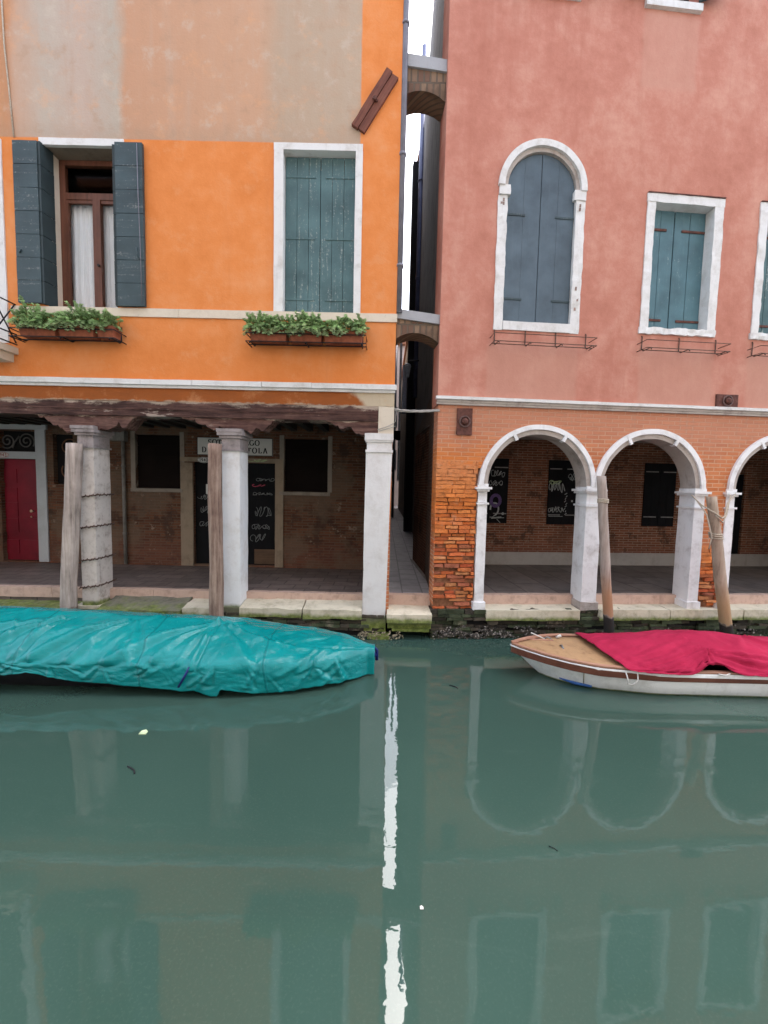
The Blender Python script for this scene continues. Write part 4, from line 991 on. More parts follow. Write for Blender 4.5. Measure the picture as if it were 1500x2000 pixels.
b = MB(); b.tube([(-.02, 0, 0), (-.06, 0, .6), (-.10, -.005, 1.2), (-.12, 0, 2.1)], .009, 6); b.build('strand', 'rope', t)
t = thing('wall_cable', 'thin bundle of wires crossing the pillar head at the corner of the orange house', 'cable', (-.1, -.02, 3.1))
b = MB(); b.tube([(-.02, 0, -.02), (.1, -.01, .02), (.2, 0, .07), (.24, .1, .12), (.25, .12, .3)], .006, 6); b.tube([(.0, 0, -.04), (.12, -.015, -.005), (.22, 0, .03), (.25, .1, .05)], .005, 6); b.build('strand', 'cable', t)
# houses further along the alley
t = thing('alley_house', 'dark lower house on the right side of the alley beyond the pink house', 'building', (1.2, 8, 0))
b = MB(); b.box(-.16, 3, -.5, 16, 0, 9.6); b.build('wall', 'far_dark', t)
b = MB(); b.box(-.26, 3.1, -.5, 16.05, 9.6, 9.75); b.build('roof', 'roof', t)
b = MB(); b.box(-.21, -.16, 1, 1.7, 3.5, 4.8); b.box(-.21, -.16, 4.5, 5.2, 3.5, 4.8); b.build('window', 'box_grey', t)
t = thing('far_house', 'pale pinkish house closing the far end of the alley', 'building', (1, 28, 0))
b = MB(); b.box(-6, 6, 0, 5, 0, 14); b.build('wall', 'far_wall', t)
b = MB(); b.box(-6.2, 6.2, -.3, 5, 14, 14.4); b.build('roof', 'roof', t)
for xx in (-.3, .5):
    for zz in (3.6, 7.2): b = MB(); b.box(xx-.25, xx+.25, -.05, .0, zz, zz+1.7); b.build('window', 'glass', t)
t = thing('alley_house', 'cream house front jutting into the left side of the alley', 'building', (-1, 15, 0))
b = MB(); b.box(-2, 1.52, 0, 9, 0, 10.5); b.build('wall', 'cream_stone', t)
b = MB(); b.tube([(1.45, -.08, 9.5), (1.45, -.08, 6), (1.45, -.08, .6)], .05, 8); b.build('downpipe', 'pipe_grey', t)
b = MB(); b.box(1.15, 1.4, -.04, 0, 3.0, 4.6); b.build('shutter', 'black_wood', t)
t = thing('street_lantern', 'small grey wall lantern bracketed high in the alley behind the lower arch', 'lantern', (.98, 6.5, 5.6))
b = MB(); b.tube([(.05, 0, .5), (-.3, 0, .5), (-.36, 0, .42)], .018, 8); b.build('bracket', 'black_iron', t)
b = MB(); b.tube([(-.36, 0, .42), (-.36, 0, .38), (-.36, 0, .30)], [.02, .09, .12], 6, smooth=False); b.build('cap', 'box_grey', t)
b = MB(); b.tube([(-.36, 0, .30), (-.36, 0, .0)], [.10, .06], 6, smooth=False); b.build('pane', mat_plain('milky_glass', (.55, .6, .64), .2), t)
t = thing('wall_box', 'dark box with cables on the alley wall just past the corner pillar', 'junction box', (.40, 9, 5.0))
b = MB(); b.box(-.22, .15, 0, .3, -1.0, -.68, .01); b.build('case', 'black_wood', t)
t = thing('wall_duct', 'pale blue vertical duct in the alley below the lantern', 'duct', (.95, 12, 2.0))
b = MB(); b.box(-.26, -.02, 0, .2, 3.5, 5.6, .01); b.build('duct', mat_plain('duct_blue', (.34, .38, .46), .5), t)
b = MB(); b.box(-.40, -.30, -.01, .19, .5, 7.2, .01); b.build('pipe', 'box_grey', t)

# ================================================================== things on the walls
# diagonal iron tie on the orange wall
t = thing('wall_tie', 'rusty brown diagonal tie bar bolted to the orange wall beside the bare render', 'wall anchor', (-.245, -.001, 7.55))
q = Matrix.Rotation(rad(32.5), 4, 'Y')
b = MB(); b.box(-.10, -.004, -.052, 0, -.435, .435, .008, .07, .005, 6, 1); b.box(.004, .10, -.040, 0, -.425, .42, .008, .07, .005, 6, 2); o = b.build('bar', 'tie_wood', t); o.matrix_local = q
b = MB(); b.tube([(0, -.03, 0), (0, -.09, 0)], .026, 8); b.box(-.04, .04, -.07, -.05, -.016, .016); o = b.build('bolt', 'rust_plate', t); o.matrix_local = q
def anchor(u0, u1, z0, z1, label, ring):
    t = thing('anchor_plate', label, 'wall anchor', R((u0+u1)/2, 0, (z0+z1)/2), RA)
    w_, h_ = (u1-u0)/2, (z1-z0)/2
    b = MB(); b.box(-w_, w_, -.022, .01, -h_, h_, .005, .05, .004, 8); b.build('plate', 'rust_plate', t)
    b = MB(); b.tube([(ring*math.cos(a*math.pi/14), -.03, ring*math.sin(a*math.pi/14)) for a in range(29)], .011, 8); b.build('ring', mat_plain('dark_ring', (.14, .085, .075), .7, .2), t)
    b = MB(); b.tube([(0, -.02, 0), (0, -.05, 0), (0, -.065, 0)], [.05, .045, .02], 12); b.build('boss', 'rust_plate', t)
anchor(.205, .432, 3.035, 3.42, 'tall rusty anchor plate with a ring on the brick beside the first arch', .075)
anchor(4.225, 4.58, 3.582, 3.775, 'wide rusty anchor plate sitting on the string course of the pink house', .075)

# flower racks
def rack(label, loc, rz, w_, d_, h_, mat, n, r_=.006, group=None, name='planter_rack'):
    t = thing(name, label, 'planter rack', loc, rz, group); b = MB(); x0, x1 = -w_/2, w_/2
    for z in (0, h_*.55): b.tube([(x0, 0, z), (x0, -d_, z), (x1, -d_, z), (x1, 0, z)], r_, 6)
    b.tube([(x0, -d_*.45, 0), (x1, -d_*.45, 0)], r_, 6)
    b.build('rail', mat, t)
    for i in range(n):
        x = x0+.06+(w_-.12)*i/(n-1); b = MB()
        b.tube([(x, -.004, h_*1.15), (x, -.015, h_*1.05), (x, -.012, .03), (x, -.05, 0), (x, -d_, 0), (x, -d_-.02, -.03)], r_*1.25, 6); b.build('hook', mat, t)
    return t
rack('empty rusty wire planter rack below the arched window', R(1.405, 0, 4.335), RA, 1.50, .20, .20, 'iron', 4, .006, 'empty planter racks on the pink wall')
rack('empty rusty wire planter rack below the blue shuttered square window', R(3.56, 0, 4.35), RA, 1.30, .20, .20, 'iron', 3, .006, 'empty planter racks on the pink wall')
rack('empty rusty wire planter rack at the right edge of the photo', R(5.35, 0, 4.35), RA, 1.32, .20, .20, 'iron', 3, .006, 'empty planter racks on the pink wall')
rack('black wire planter rack holding flowers below the curtained window', (-4.5, 0, 4.22), 0, 1.46, .25, .2, 'black_iron', 3, .008, 'planter racks on the orange wall')
rack('black wire planter rack holding flowers below the teal shuttered window', (-1.13, 0, 4.22), 0, 1.66, .25, .2, 'black_iron', 3, .008, 'planter racks on the orange wall')
def planter(cx, L, z, seed, label, lush=1.0):
    t = thing('flower_box', label, 'flower box', (cx, -.135, z), 0, 'flower boxes in the wall racks')
    b = MB(); r = random.Random(seed)
    n = 12; pr = [(-L/2+.02, -.075, 0), (L/2-.02, -.075, 0), (L/2-.02, .075, 0), (-L/2+.02, .075, 0)]; top = [(-L/2, -.095, .15), (L/2, -.095, .15), (L/2, .095, .15), (-L/2, .095, .15)]
    lo = [b.bm.verts.new(p) for p in pr]; hi = [b.bm.verts.new(p) for p in top]; inn = [b.bm.verts.new((p[0]*.93, p[1]*.8, .15)) for p in top]; sl_ = [b.bm.verts.new((p[0]*.92, p[1]*.78, .12)) for p in top]
    b.bm.faces.new(lo[::-1])
    for i in range(4):
        j = (i+1) % 4; b.bm.faces.new((lo[i], lo[j], hi[j], hi[i])); b.bm.faces.new((hi[i], hi[j], inn[j], inn[i])); b.bm.faces.new((inn[i], inn[j], sl_[j], sl_[i]))
    b.bm.faces.new(sl_); b.box(-L/2-.006, L/2+.006, -.102, -.094, .12, .155); b.build('trough', 'terracotta', t)
    b = MB(); s_ = MB()
    for k in range(int(165*lush*L/.5)):
        x = r.uniform(-L/2, L/2); y = r.uniform(-.09, .09); a = r.uniform(0, 6.283); hgt = r.uniform(.06, .30)*(.8+.6*fbm(x*4+seed, 1)); sp = r.uniform(.03, .15)
        p0 = Vector((x, y, .12)); p2 = p0+Vector((math.cos(a)*sp, math.sin(a)*sp*1.0-.04, hgt)); 
        if r.random() < .35: p2 += Vector((0, -.09, -hgt-.02+r.uniform(-.05, .06)))
        p1 = (p0+p2)/2+Vector((0, -.02, .05)); s_.tube([p0, p1, p2], .004, 4, False)
        rings = r.randint(3, 5)
        for q in range(rings):
            c = p1.lerp(p2, (q+.6)/rings)+Vector((0, 0, .006)); m_ = 7; a0 = r.uniform(0, 6)
            g = r.uniform(.6, 1.25); light = (q+1)/rings
            base = Vector((.26, .41, .17)).lerp(Vector((.66, .82, .48)), light*r.uniform(.3, 1))*g
            for j in range(m_):
                an = a0+j*6.283/m_+r.uniform(-.2, .2); ln = r.uniform(.026, .046)*(1.1-.3*light); wd = ln*.42; up = r.uniform(-.1, .9)
                d = Vector((math.cos(an), math.sin(an), up)).normalized(); sd_ = Vector((-math.sin(an), math.cos(an), 0))
                e = c+d*ln; mid_ = c+d*ln*.55+Vector((0, 0, .004))
                f = b.face((c, mid_+sd_*wd, e, mid_-sd_*wd)); b.tint([f], tuple(base))
    b.build('foliage', 'leaf', t, recalc=False); s_.build('stem', 'stem', t)
planter(-4.86, .52, 4.235, 1, 'bushy green planter at the left end of the rack under the curtained window', 1.2)
planter(-4.32, .50, 4.235, 2, 'bushy green planter in the middle of the rack under the curtained window', 1.2)
planter(-3.92, .24, 4.235, 3, 'small trailing planter with orange pot at the right end under the curtained window', .7)
planter(-1.66, .52, 4.235, 4, 'full green planter at the left end of the rack under the teal shutters', 1.1)
planter(-1.14, .46, 4.235, 5, 'tallest green planter in the middle of the rack under the teal shutters', 1.4)
planter(-.62, .54, 4.235, 6, 'sparser terracotta planter at the right end under the teal shutters', .8)

# iron bands round the chained pillar
for k, (z, lab) in enumerate(((2.02, 'topmost rusty barbed band round the left pillar'), (1.56, 'second highest rusty barbed band round the left pillar'), (1.07, 'third highest rusty barbed band round the left pillar'), (.66, 'lowest rusty barbed band round the left pillar'))):
    t = thing('iron_band', lab, 'iron band', (-4.385, .17, z), 0, 'rusty bands round the left pillar'); b = MB(); X_, Y_ = .142, .185; pts = []
    loop = [(-X_, -Y_), (X_, -Y_), (X_, Y_), (-X_, Y_), (-X_, -Y_)]
    for (xa, ya), (xb, yb) in zip(loop, loop[1:]):
        for i in range(10):
            s_ = i/10; pts.append((xa+(xb-xa)*s_, ya+(yb-ya)*s_, .006*math.sin(len(pts)*1.9)+.02*(xa+(xb-xa)*s_)/X_))
    b.tube(pts, .010, 6)
    for i in range(0, len(pts), 2): p = Vector(pts[i]); b.tube([p+Vector((-.008, -.016, -.018)), p+Vector((.006, .004, .02))], .006, 5)
    b.build('wire', 'iron', t)

# mooring posts
def post(label, base, top, r0, r1, mat, seed, sq=False):
    t = thing('mooring_post', label, 'mooring post', base, 0, 'mooring posts along the quay'); b = MB(); r = random.Random(seed)
    o_ = Vector(base); n, m_ = 26, 14; rings = []
    for i in range(n+1):
        k = i/n; c = o_.lerp(Vector(top), k)-o_; rr = r0+(r1-r0)*k; ring = []
        c += Vector((fbm(k*3, seed), fbm(k*3, seed+7), 0))*.012
        for j in range(m_):
            a = 2*math.pi*j/m_; q = rr*(1+.07*fbm(math.cos(a)*1.5+seed, math.sin(a)*1.5, k*4)+.05*fbm(math.cos(a)*5, math.sin(a)*5, k*9+seed))
            if sq: q *= 1/max(abs(math.cos(a)), abs(math.sin(a)), .80)*.86
            ring.append(b.bm.verts.new(c+Vector((math.cos(a)*q, math.sin(a)*q, .012*fbm(a, seed) if i == n else 0))))
        rings.append(ring)
    for A_, B_ in zip(rings, rings[1:]):
        for j in range(m_): b.bm.faces.new((A_[j], A_[(j+1) % m_], B_[(j+1) % m_], B_[j])).smooth = True
    b.bm.faces.new(rings[-1]); b.build('shaft', mat, t); return t
post('thick grey square-cut mooring post leaning against the banded pillar', (-4.66, -.15, -.5), (-4.445, -.15, 2.775), .098, .096, 'post_grey', 1, True)
post('rough brown mooring post in front of the white pillar', (-2.42, -.16, -.5), (-2.44, -.15, 2.81), .098, .096, 'post_brown', 2)
pa, pz = R(2.62, -.3, -.6), R(2.272, -.3, 2.475)
post('slim leaning mooring post with dark wet foot between the first two arches', pa, pz, .073, .062, 'post_pale', 3)
pa2, pz2 = R(4.57, -.3, -.6), R(3.99, -.3, 2.215)
pp4 = post('tan leaning mooring post tied with rope before the third arch', pa2, pz2, .088, .066, 'post_tan', 4)
t = thing('mooring_rope', 'frayed rope tied round the tan post and across to the third arch', 'rope', R(4.08, -.3, 1.78))
b = MB()
def rp(u, v, z): return Vector(R(u, v, z))-Vector(R(4.08, -.3, 1.78))
for z in (1.60, 1.635, 1.665):
    cu = 3.99+(2.215-z)*.206; b.tube([rp(cu+.082*math.cos(a), -.3+.082*math.sin(a), z+.008*math.sin(a)) for a in [k*.42 for k in range(16)]], .010, 6)
b.tube([rp(3.84, -.12, 2.23), rp(3.9, -.25, 2.08), rp(3.98, -.385, 1.98), rp(4.1, -.39, 1.90), rp(4.2, -.33, 1.93), rp(4.36, -.2, 2.12), rp(4.62, -.06, 2.26)], .011, 6)
b.tube([rp(4.0, -.385, 1.94), rp(4.12, -.385, 1.84), rp(4.3, -.26, 1.95), rp(4.52, -.08, 2.24)], .009, 6)
b.tube([rp(3.86, -.15, 2.2), rp(3.92, -.32, 1.95), rp(3.99, -.36, 1.62), rp(3.96, -.36, 1.44)], .010, 6)
b.build('strand', 'rope', t)
t = thing('mooring_rope', 'pale strap round the top of the slim leaning post', 'rope', R(2.32, -.3, 2.12)); b = MB()
for z in (-.02, .0, .02): b.tube([(.068*math.cos(a*.5), .068*math.sin(a*.5), z+.006*math.sin(a)) for a in range(14)], .011, 6)
b.build('strand', 'rope', t)

# ================================================================== boats
def mesh_grid(P, name, mat, parent, thick=0):
    nx, ny = P.shape[:2]; b = MB(); V = [[b.bm.verts.new(P[i, j]) for j in range(ny)] for i in range(nx)]
    for i in range(nx-1):
        for j in range(ny-1): b.bm.faces.new((V[i][j], V[i+1][j], V[i+1][j+1], V[i][j+1])).smooth = True
    o = b.build(name, mat, parent, recalc=False)
    if thick: m_ = o.modifiers.new('thickness', 'SOLIDIFY'); m_.thickness = thick; m_.offset = -1
    return o
def np_noise(X, Y, sc, seed):
    return np.array([[mn.noise(Vector((x*sc, y*sc, seed))) for x, y in zip(rx, ry)] for rx, ry in zip(X, Y)])
LB = thing('covered_boat', 'moored boat hidden under a teal tarpaulin, only its dark hull edge showing', 'boat', (-3.2, -1.12, 0))
def lhalf(x): return np.interp(x, [-6.8, -6, -5, -1.6, -.9, -.45, -.16], [.3, .58, .66, .64, .53, .34, .08])
def hullmesh(xs, half, rim, wl, yc, ox, name, mat, parent, inset=0.0, z0=-.2, prof=None):
    P = np.zeros((len(xs), 11, 3))
    for i, x in enumerate(xs):
        h = half(x)-inset; rz_ = rim(x); w0 = wl(x)
        for j, t_ in enumerate(np.linspace(-1, 1, 11)):
            a = abs(t_); s_ = np.sign(t_)
            if a > .6: k = (a-.6)/.4; yy = w0+(h-w0)*k; zz = .0+(rz_)*k
            else: k = a/.6; yy = w0*k; zz = z0+(0-z0)*k**2
            P[i, j] = (x-ox, yc+s_*yy-yc, zz)
    return mesh_grid(P, name, mat, parent, .015)
xs = np.linspace(-6.8, -.15, 60)
hullmesh(xs, lambda x: lhalf(x)-.03, lambda x: .30, lambda x: max(.0, lhalf(x)*.86-.05), -1.12, -3.2, 'hull', 'hull_dark', LB)
b = MB(); b.tube([(3.07, .0, .26), (3.13, -.01, .18)], [.04, .03], 8); b.tube([(3.09, .03, .3), (3.15, .04, .24), (3.15, .02, .12)], .02, 6); b.build('fender', 'navy', LB)
# tarpaulin
nx, nt = 420, 96
xs = np.linspace(-6.75, -.075, nx); ts = np.linspace(0, 1, nt)
ridge = lambda x: np.interp(x, [-6.8, -4.7, -3.8, -3.0, -2.1, -1.75, -1.45, -1.0, -.5, -.28, -.07], [.70, .69, .665, .63, .60, .57, .51, .455, .40, .355, .30])
gun = lambda x: np.interp(x, [-6.8, -4, -2, -1, -.3, -.07], [.37, .36, .345, .33, .30, .29])
hem = lambda x: np.interp(x, [-6.8, -4.0, -3.7, -3.2, -2.6, -2.2, -1.95, -1.72, -1.68, -1.5, -1.2, -.9, -.6, -.3, -.18, -.1, -.07], [.2, .25, .28, .2, .16, .13, .12, .04, .14, .11, .075, .09, .10, .07, .045, .03, .03])
P = np.zeros((nx, nt, 3)); yc = -1.12
for i, x in enumerate(xs):
    h = lhalf(x)+.035; r0, g, hz = ridge(x), gun(x), max(.022, hem(x)-.045+.02*fbm(x*4, 2))
    key_t = [0, .10, .18, .34, .5, .66, .735, .76, 1.0]
    ky = [h+.05, h+.03, h-.02, h*.55, 0, -h*.55, -h+.03, -h-.01, -h-.035]
    kz = [hz, g*.6, g, g+(r0-g)*.66, r0, g+(r0-g)*.70, g+.03, g-.02, hz]
    P[i, :, 0] = x; P[i, :, 1] = yc+np.interp(ts, key_t, ky); P[i, :, 2] = np.interp(ts, key_t, kz)
for _ in range(3): P[:, 1:-1, 1:] = .5*P[:, 1:-1, 1:]+.25*(P[:, :-2, 1:]+P[:, 2:, 1:])
XX, TT = np.meshgrid(xs, ts, indexing='ij'); SS = TT*1.9   # arc length-ish
D = np.zeros_like(XX)
rr_ = np.random.RandomState(5)
def fold(x0, s0, x1, s1, amp, wd):
    dx, ds = x1-x0, s1-s0; L2 = dx*dx+ds*ds; k = ((XX-x0)*dx+(SS-s0)*ds)/L2; kk = np.clip(k, 0, 1)
    dist = np.hypot(XX-x0-kk*dx, SS-s0-kk*ds); sd_ = ((XX-x0)*ds-(SS-s0)*dx)
    q = dist/(wd*(.30+.62*kk)); prof = np.exp(-np.abs(q)**1.25)-.6*np.exp(-((q-1.5)/.8)**2)*(sd_ > 0)
    return amp*prof*np.clip(1-np.abs(k-.5)*.3, .3, 1)
G = [(-4.75, 1.02, -5.3, 1.36, .035, .05), (-4.7, 1.04, -4.95, 1.38, .03, .05), (-3.75, 1.08, -4.35, 1.42, .045, .05), (-3.75, 1.08, -4.7, 1.3, .03, .06), (-3.7, 1.08, -3.9, 1.4, .03, .04), (-3.0, 1.05, -3.7, 1.40, .05, .05), (-2.95, 1.06, -3.3, 1.41, .03, .05), (-2.9, 1.05, -2.7, 1.38, .025, .05),
     (-1.95, 1.02, -2.0, 1.5, .04, .035), (-1.93, 1.0, -2.4, 1.38, .035, .05), (-1.93, 1.0, -2.9, 1.42, .045, .06), (-1.95, 1.0, -2.15, 1.42, .03, .04), (-1.85, 1.02, -1.2, 1.25, .03, .06), (-1.9, 1.05, -1.4, 1.42, .03, .05), (-1.2, 1.22, -.3, 1.36, .025, .05), (-1.3, 1.42, -1.42, 1.8, .03, .04), (-.75, 1.42, -.9, 1.85, .035, .05), (-.5, 1.45, -.42, 1.85, .03, .05)]
for g in G: D += fold(*g)
for k in range(55):
    x0 = rr_.uniform(-6.5, -.3); s0 = rr_.uniform(.75, 1.35); L = rr_.uniform(.15, .7); a = rr_.uniform(.3, 1.0)
    D += fold(x0, s0, x0-L*np.cos(a)*rr_.choice([1, 1, 1, -.7]), s0+L*np.sin(a)*.8, rr_.uniform(.006, .018), rr_.uniform(.025, .07))
for k in range(60):
    x0 = rr_.uniform(-6.5, -.3); s0 = rr_.uniform(1.44, 1.6); L = rr_.uniform(.1, .35)
    D += fold(x0, s0, x0+rr_.uniform(-.2, .2), s0+L, rr_.uniform(.006, .022), rr_.uniform(.02, .045))
D += .012*np_noise(XX, SS, 3.0, 1.0)-.014*np.abs(np_noise(XX*.8, SS*1.5, 5.5, 2.0))-.006*np.abs(np_noise(XX, SS*1.3, 13, 3.0))
fade = np.clip((-.075-xs)/.35, .12, 1)[:, None]
D *= fade
# push along the local normal
dX = np.gradient(P, axis=0); dT = np.gradient(P, axis=1); Nn = np.cross(dT, dX); Nn /= np.linalg.norm(Nn, axis=2, keepdims=True)+1e-9
if Nn[nx//2, nt//2, 2] < 0: Nn = -Nn
P += Nn*(1.1*D)[:, :, None]
P[:, :, 2] = np.maximum(P[:, :, 2], .012)
TP = thing('tarpaulin', 'wrinkled teal plastic tarpaulin draped over the left boat', 'tarpaulin', (-3.2, -1.12, .3))
mesh_grid(P-np.array([-3.2, -1.12, .3]), 'sheet', 'tarp', TP, .004)
b = MB(); b.tube([(-3.2+i*.2+1.35-1.2, -.752+.008*math.sin(i), .035+.012*math.sin(i*.7)) for i in range(-4, 11)], .011, 6); b.build('lashing', 'rope', TP)
b = MB(); b.tube([(1.20, -.70, .03), (1.16, -.73, -.06), (1.10, -.74, -.17)], .013, 6); b.build('tie_cord', 'navy', TP)

# right boat
RB = thing('wooden_boat', 'white wooden rowing boat with brown wale and plywood foredeck', 'boat', (4.2, -1.10, 0))
rhalf = lambda x: float(np.interp(x, [1.60, 1.66, 1.75, 1.92, 2.15, 2.42, 3.0, 5.0, 6.2, 7.0], [.004, .07, .14, .26, .38, .465, .515, .52, .47, .40]))
rrim = lambda x: float(np.interp(x, [1.6, 2.0, 2.5, 3.2, 5, 7], [.365, .335, .305, .285, .285, .33]))
rwl = lambda x: float(np.interp(x, [1.6, 1.98, 2.1, 2.25, 2.5, 3.1, 5, 7], [0, .005, .12, .23, .345, .455, .47, .35]))
xs = np.concatenate([np.linspace(1.60, 2.5, 24), np.linspace(2.55, 7.0, 40)])
yb = lambda x: -.06*max(0, (2.4-x)/.8)*(-1)
P = np.zeros((len(xs), 13, 3))
for i, x in enumerate(xs):
    h, rz_ = rhalf(x), rrim(x); w0 = min(rwl(x), h*.95)
    zs = max(0.0, rz_*(1-(x-1.60)/.40))                      # raked stem
    kz = zs-.002 if zs > 0 else float(np.interp(x, [2.0, 2.3, 3, 7], [-.01, -.10, -.15, -.16]))
    side = w0 if zs <= 0 else .004
    for j, t_ in enumerate(np.linspace(-1, 1, 13)):
        a = abs(t_); s_ = np.sign(t_)
        if a < .4: y, z = side*(a/.4), kz+(zs-kz)*(a/.4)**2
        else:
            k = (a-.4)/.6; y = side+(h-side)*(k**.85); z = zs+(rz_-zs)*k
        P[i, j] = (x-4.2, s_*y, z)
mesh_grid(P, 'hull', 'hull_white', RB, .02)
def rail(hofs, z0, z1, mat, name, x0=1.60, x1=7.0, thick=.02, side=(-1, 1)):
    b = MB(); XS = [x for x in np.linspace(x0, x1, 70)]
    for s_ in side:
        rows = []
        for x in XS:
            h = rhalf(x)+hofs; t_ = max(thick, 0)
            rows.append([b.bm.verts.new((x-4.2, s_*q, rrim(x)+z)) for q, z in ((h, z0), (h, z1), (max(h-t_, .0005), z1), (max(h-t_, .0005), z0))])
        for A_, B_ in zip(rows, rows[1:]):
            for k in range(4): b.bm.faces.new((A_[k], A_[(k+1) % 4], B_[(k+1) % 4], B_[k]))
        b.bm.faces.new(rows[0]); b.bm.faces.new(rows[-1][::-1])
    return b.build(name, mat, RB)
rail(.012, -.098, .004, 'wale', 'wale', thick=.028)
rail(.016, .0045, .022, 'rim', 'gunwale', thick=.055)
b = MB(); XS = np.linspace(1.66, 2.9, 30); rows = []
for x in XS:
    h = max(.005, rhalf(x)-.035); rows.append([b.bm.verts.new((x-4.2, h*t_, rrim(x)-.004+.02*(1-t_*t_))) for t_ in np.linspace(-1, 1, 9)])
for A_, B_ in zip(rows, rows[1:]):
    for k in range(8): b.bm.faces.new((A_[k], A_[k+1], B_[k+1], B_[k])).smooth = True
o = b.build('foredeck', 'ply', RB); m_ = o.modifiers.new('thickness', 'SOLIDIFY'); m_.thickness = .015
b = MB(); b.box(-2.60, -2.52, -.02, .02, .30, .40, .008); b.tube([(-2.2, .24, .33), (-2.32, .26, .345), (-2.3, .2, .345), (-2.0, .2, .34)], .012, 6); b.build('stem_head', 'rim', RB)
b = MB(); b.tube([(-1.98, .06, .325), (-1.98, .0, .36), (-1.98, -.06, .325)], .012, 6); b.tube([(-2.1, .24, .34), (-2.06, .24, .37), (-2.0, .24, .34)], .01, 6); b.build('cleat', mat_plain('galvanised', (.22, .22, .22), .4, .7), RB)
b = MB(); b.box(-1.3, 2.6, -.36, .36, .06, .08); b.box(-.9, -.65, -.46, .46, .2, .225); b.build('inner_floor', 'hull_dark', RB)
b = MB(); b.tube([(-2.08, -.20, .05), (-1.95, -.28, .035), (-1.78, -.36, .03)], [.014, .024, .014], 8); b.build('fender', 'blue_plastic', RB)
b = MB(); b.tube([(-1.92, -.36, .33), (-1.88, -.44, .30), (-1.9, -.40, .2), (-1.86, -.33, .05)], .006, 6); b.build('painter', 'rope', RB)
b = MB(); b.tube([(-1.50, -.515, .28), (-1.50, -.56, .22), (-1.49, -.54, .16), (-1.43, -.54, .15), (-1.39, -.56, .21), (-1.38, -.53, .28)], .007, 6); b.tube([(-.5, -.54, .29), (-.42, -.55, .285), (-.35, -.52, .30)], .009, 6); b.tube([(.25, -.52, .31), (.33, -.54, .30), (.36, -.53, .25)], .011, 6); b.build('lashing', 'white_rope', RB)
b = MB(); b.tube([(-2.25, .3, .40), (-2.1, .22, .35)], .008, 6); b.tube([(-1.9, .33, .33), (-1.86, .3, .37)], .018, 6); b.build('tiller_stick', 'white_rope', RB)
# its crimson cover
nx, nt = 260, 80
xs = np.linspace(2.67, 6.9, nx); ts = np.linspace(0, 1, nt)
rg = lambda x: np.interp(x, [2.5, 2.8, 3.2, 3.6, 3.95, 4.25, 4.5, 4.75, 7], [.345, .41, .475, .545, .565, .55, .50, .46, .46])
P = np.zeros((nx, nt, 3))
for i, x in enumerate(xs):
    h = rhalf(x)+.035; rz_ = rrim(x)+.03; low = rz_-.022+.016*fbm(x*5, 3)
    lift = .10*math.exp(-((x-3.68)/.17)**2)
    key_t = [0, .1, .2, .35, .5, .65, .80, .86, 1]
    ky = [h+.02, h+.01, h-.03, h*.6, 0, -h*.55, -h+.05, -h-.005+lift*.5, -h-.03+lift*.9]
    r0 = rg(x); kz = [low, rz_-.012, rz_+.004, rz_+(r0-rz_)*.62, r0, rz_+(r0-rz_)*.64, rz_+.012+lift*.4, rz_+.0+lift, low+lift*1.1]
    skew = .20*np.interp(ts, [0, .5, 1], [.45, .15, 1.0]) if True else 0
    P[i, :, 0] = x+(skew-.12)*np.clip((3.4-x)/.9, 0, 1); P[i, :, 1] = np.interp(ts, key_t, ky); P[i, :, 2] = np.interp(ts, key_t, kz)
for _ in range(4): P[:, 1:-1, 1:] = .5*P[:, 1:-1, 1:]+.25*(P[:, :-2, 1:]+P[:, 2:, 1:])
XX, TT = np.meshgrid(xs, ts, indexing='ij'); SS = TT*1.45; D = np.zeros_like(XX)
for g in [(3.75, .95, 3.0, 1.2, .022, .05), (3.72, .97, 3.15, 1.25, .022, .045), (3.7, 1.0, 3.3, 1.27, .02, .04), (3.7, .9, 2.9, 1.12, .018, .05), (3.65, .8, 2.85, 1.02, .016, .05), (3.7, 1.0, 3.55, 1.25, .03, .05), (3.78, .95, 4.5, 1.05, .022, .05), (3.8, 1.0, 4.6, 1.16, .024, .05), (3.8, 1.05, 4.3, 1.25, .02, .05), (4.5, .7, 4.9, 1.2, .03, .06), (4.4, .72, 4.1, .95, .015, .06)]: D += fold(*g)
for k in range(60):
    x0 = rr_.uniform(2.7, 6.8); s0 = rr_.uniform(.5, 1.2); L = rr_.uniform(.15, .5); D += fold(x0, s0, x0-L, s0+L*.35, rr_.uniform(.003, .009), rr_.uniform(.02, .05))
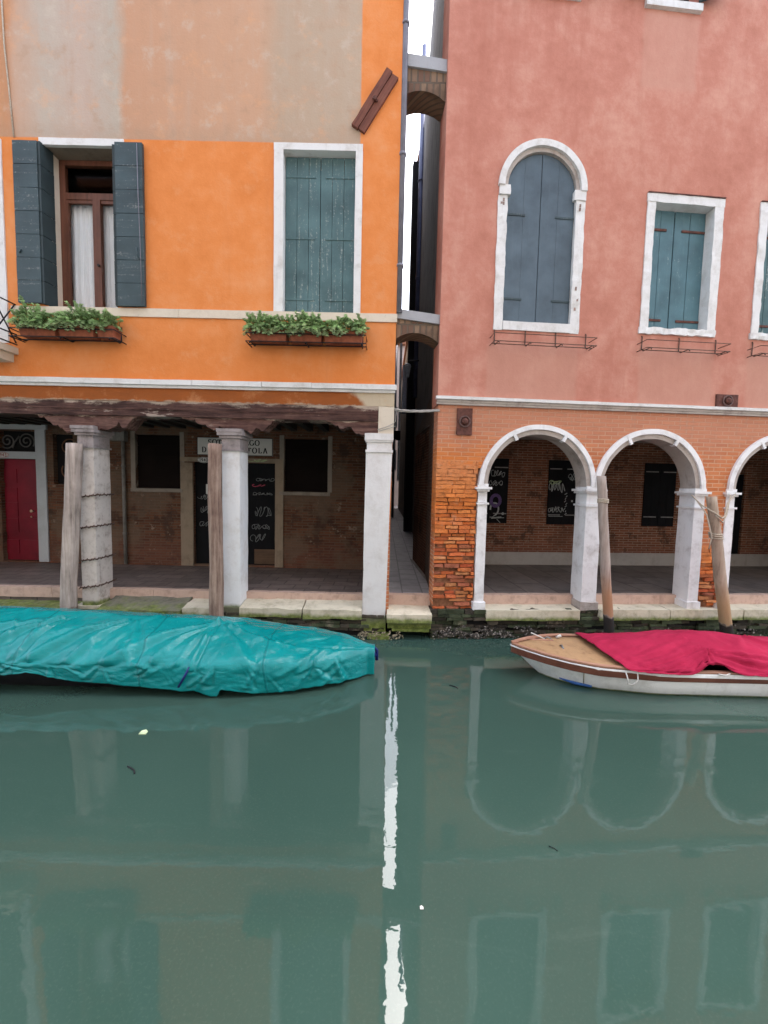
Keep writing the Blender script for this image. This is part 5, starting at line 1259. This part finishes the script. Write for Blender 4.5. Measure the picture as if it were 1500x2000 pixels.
D += .008*np_noise(XX, SS, 4, 5.0)+.004*np_noise(XX, SS, 10, 6.0)
dX = np.gradient(P, axis=0); dT = np.gradient(P, axis=1); Nn = np.cross(dT, dX); Nn /= np.linalg.norm(Nn, axis=2, keepdims=True)+1e-9
if Nn[nx//2, nt//2, 2] < 0: Nn = -Nn
P += Nn*(1.7*D)[:, :, None]
RC = thing('boat_cover', 'crimson canvas cover stretched over the white wooden boat', 'boat cover', (4.2, -1.10, .3))
mesh_grid(P-np.array([4.2, 0, .3]), 'canvas', 'red_cover', RC, .004)

# floating bits
def litter(name, label, cat, p, shape, mat, k=1.0):
    b = MB()
    if shape == 'leaf': b.prism_y([(-.03, -.02), (.0, -.035), (.03, -.01), (.034, .03), (-.03, .03)], -.003, .003); 
    else: b.tube([(-.06, 0, -.035), (0, .004, 0), (.02, 0, .01), (.045, 0, .045)], .006, 6)
    o = b.build(name, mat); o.rotation_euler.x = rad(90); o.location = p; o.scale = (k, k, k); tag(o, label, cat)
litter('paper_scrap', 'small pale green scrap floating in front of the teal covered boat', 'litter', (-2.12, -2.42, .006), 'leaf', 'litter')
litter('twig', 'short dark crooked twig floating on the water below the pale green scrap', 'twig', (-1.93, -2.88, .004), 'twig', 'hull_dark')
litter('twig', 'tiny dark twig floating between the two boats', 'twig', (.84, -1.48, .004), 'twig', 'hull_dark', .8)
litter('twig', 'tiny dark twig floating at the lower right of the canal', 'twig', (1.12, -3.48, .004), 'twig', 'hull_dark', .4)
litter('paper_scrap', 'tiny white fleck floating near the bottom centre of the canal', 'litter', (.25, -3.85, .004), 'leaf', 'white_rope', .3)

# unseen house added behind the camera to block sky light over the canal
t = thing('sky_blocker_house', 'unseen house added behind the viewer to block sky light', 'building', (0, -8.9, 0))
b = MB(); b.box(-16, 16, -6, 0, 0, 12.8); b.build('wall', 'opp', t)
b = MB(); b.box(-16, 16, -6.4, .3, 12.8, 13.1); b.build('roof', 'roof', t)
b = MB(); b.box(-30, 30, -8.95, -6.5, -.5, .6); structure(b.build('pavement', 'alley_floor'))
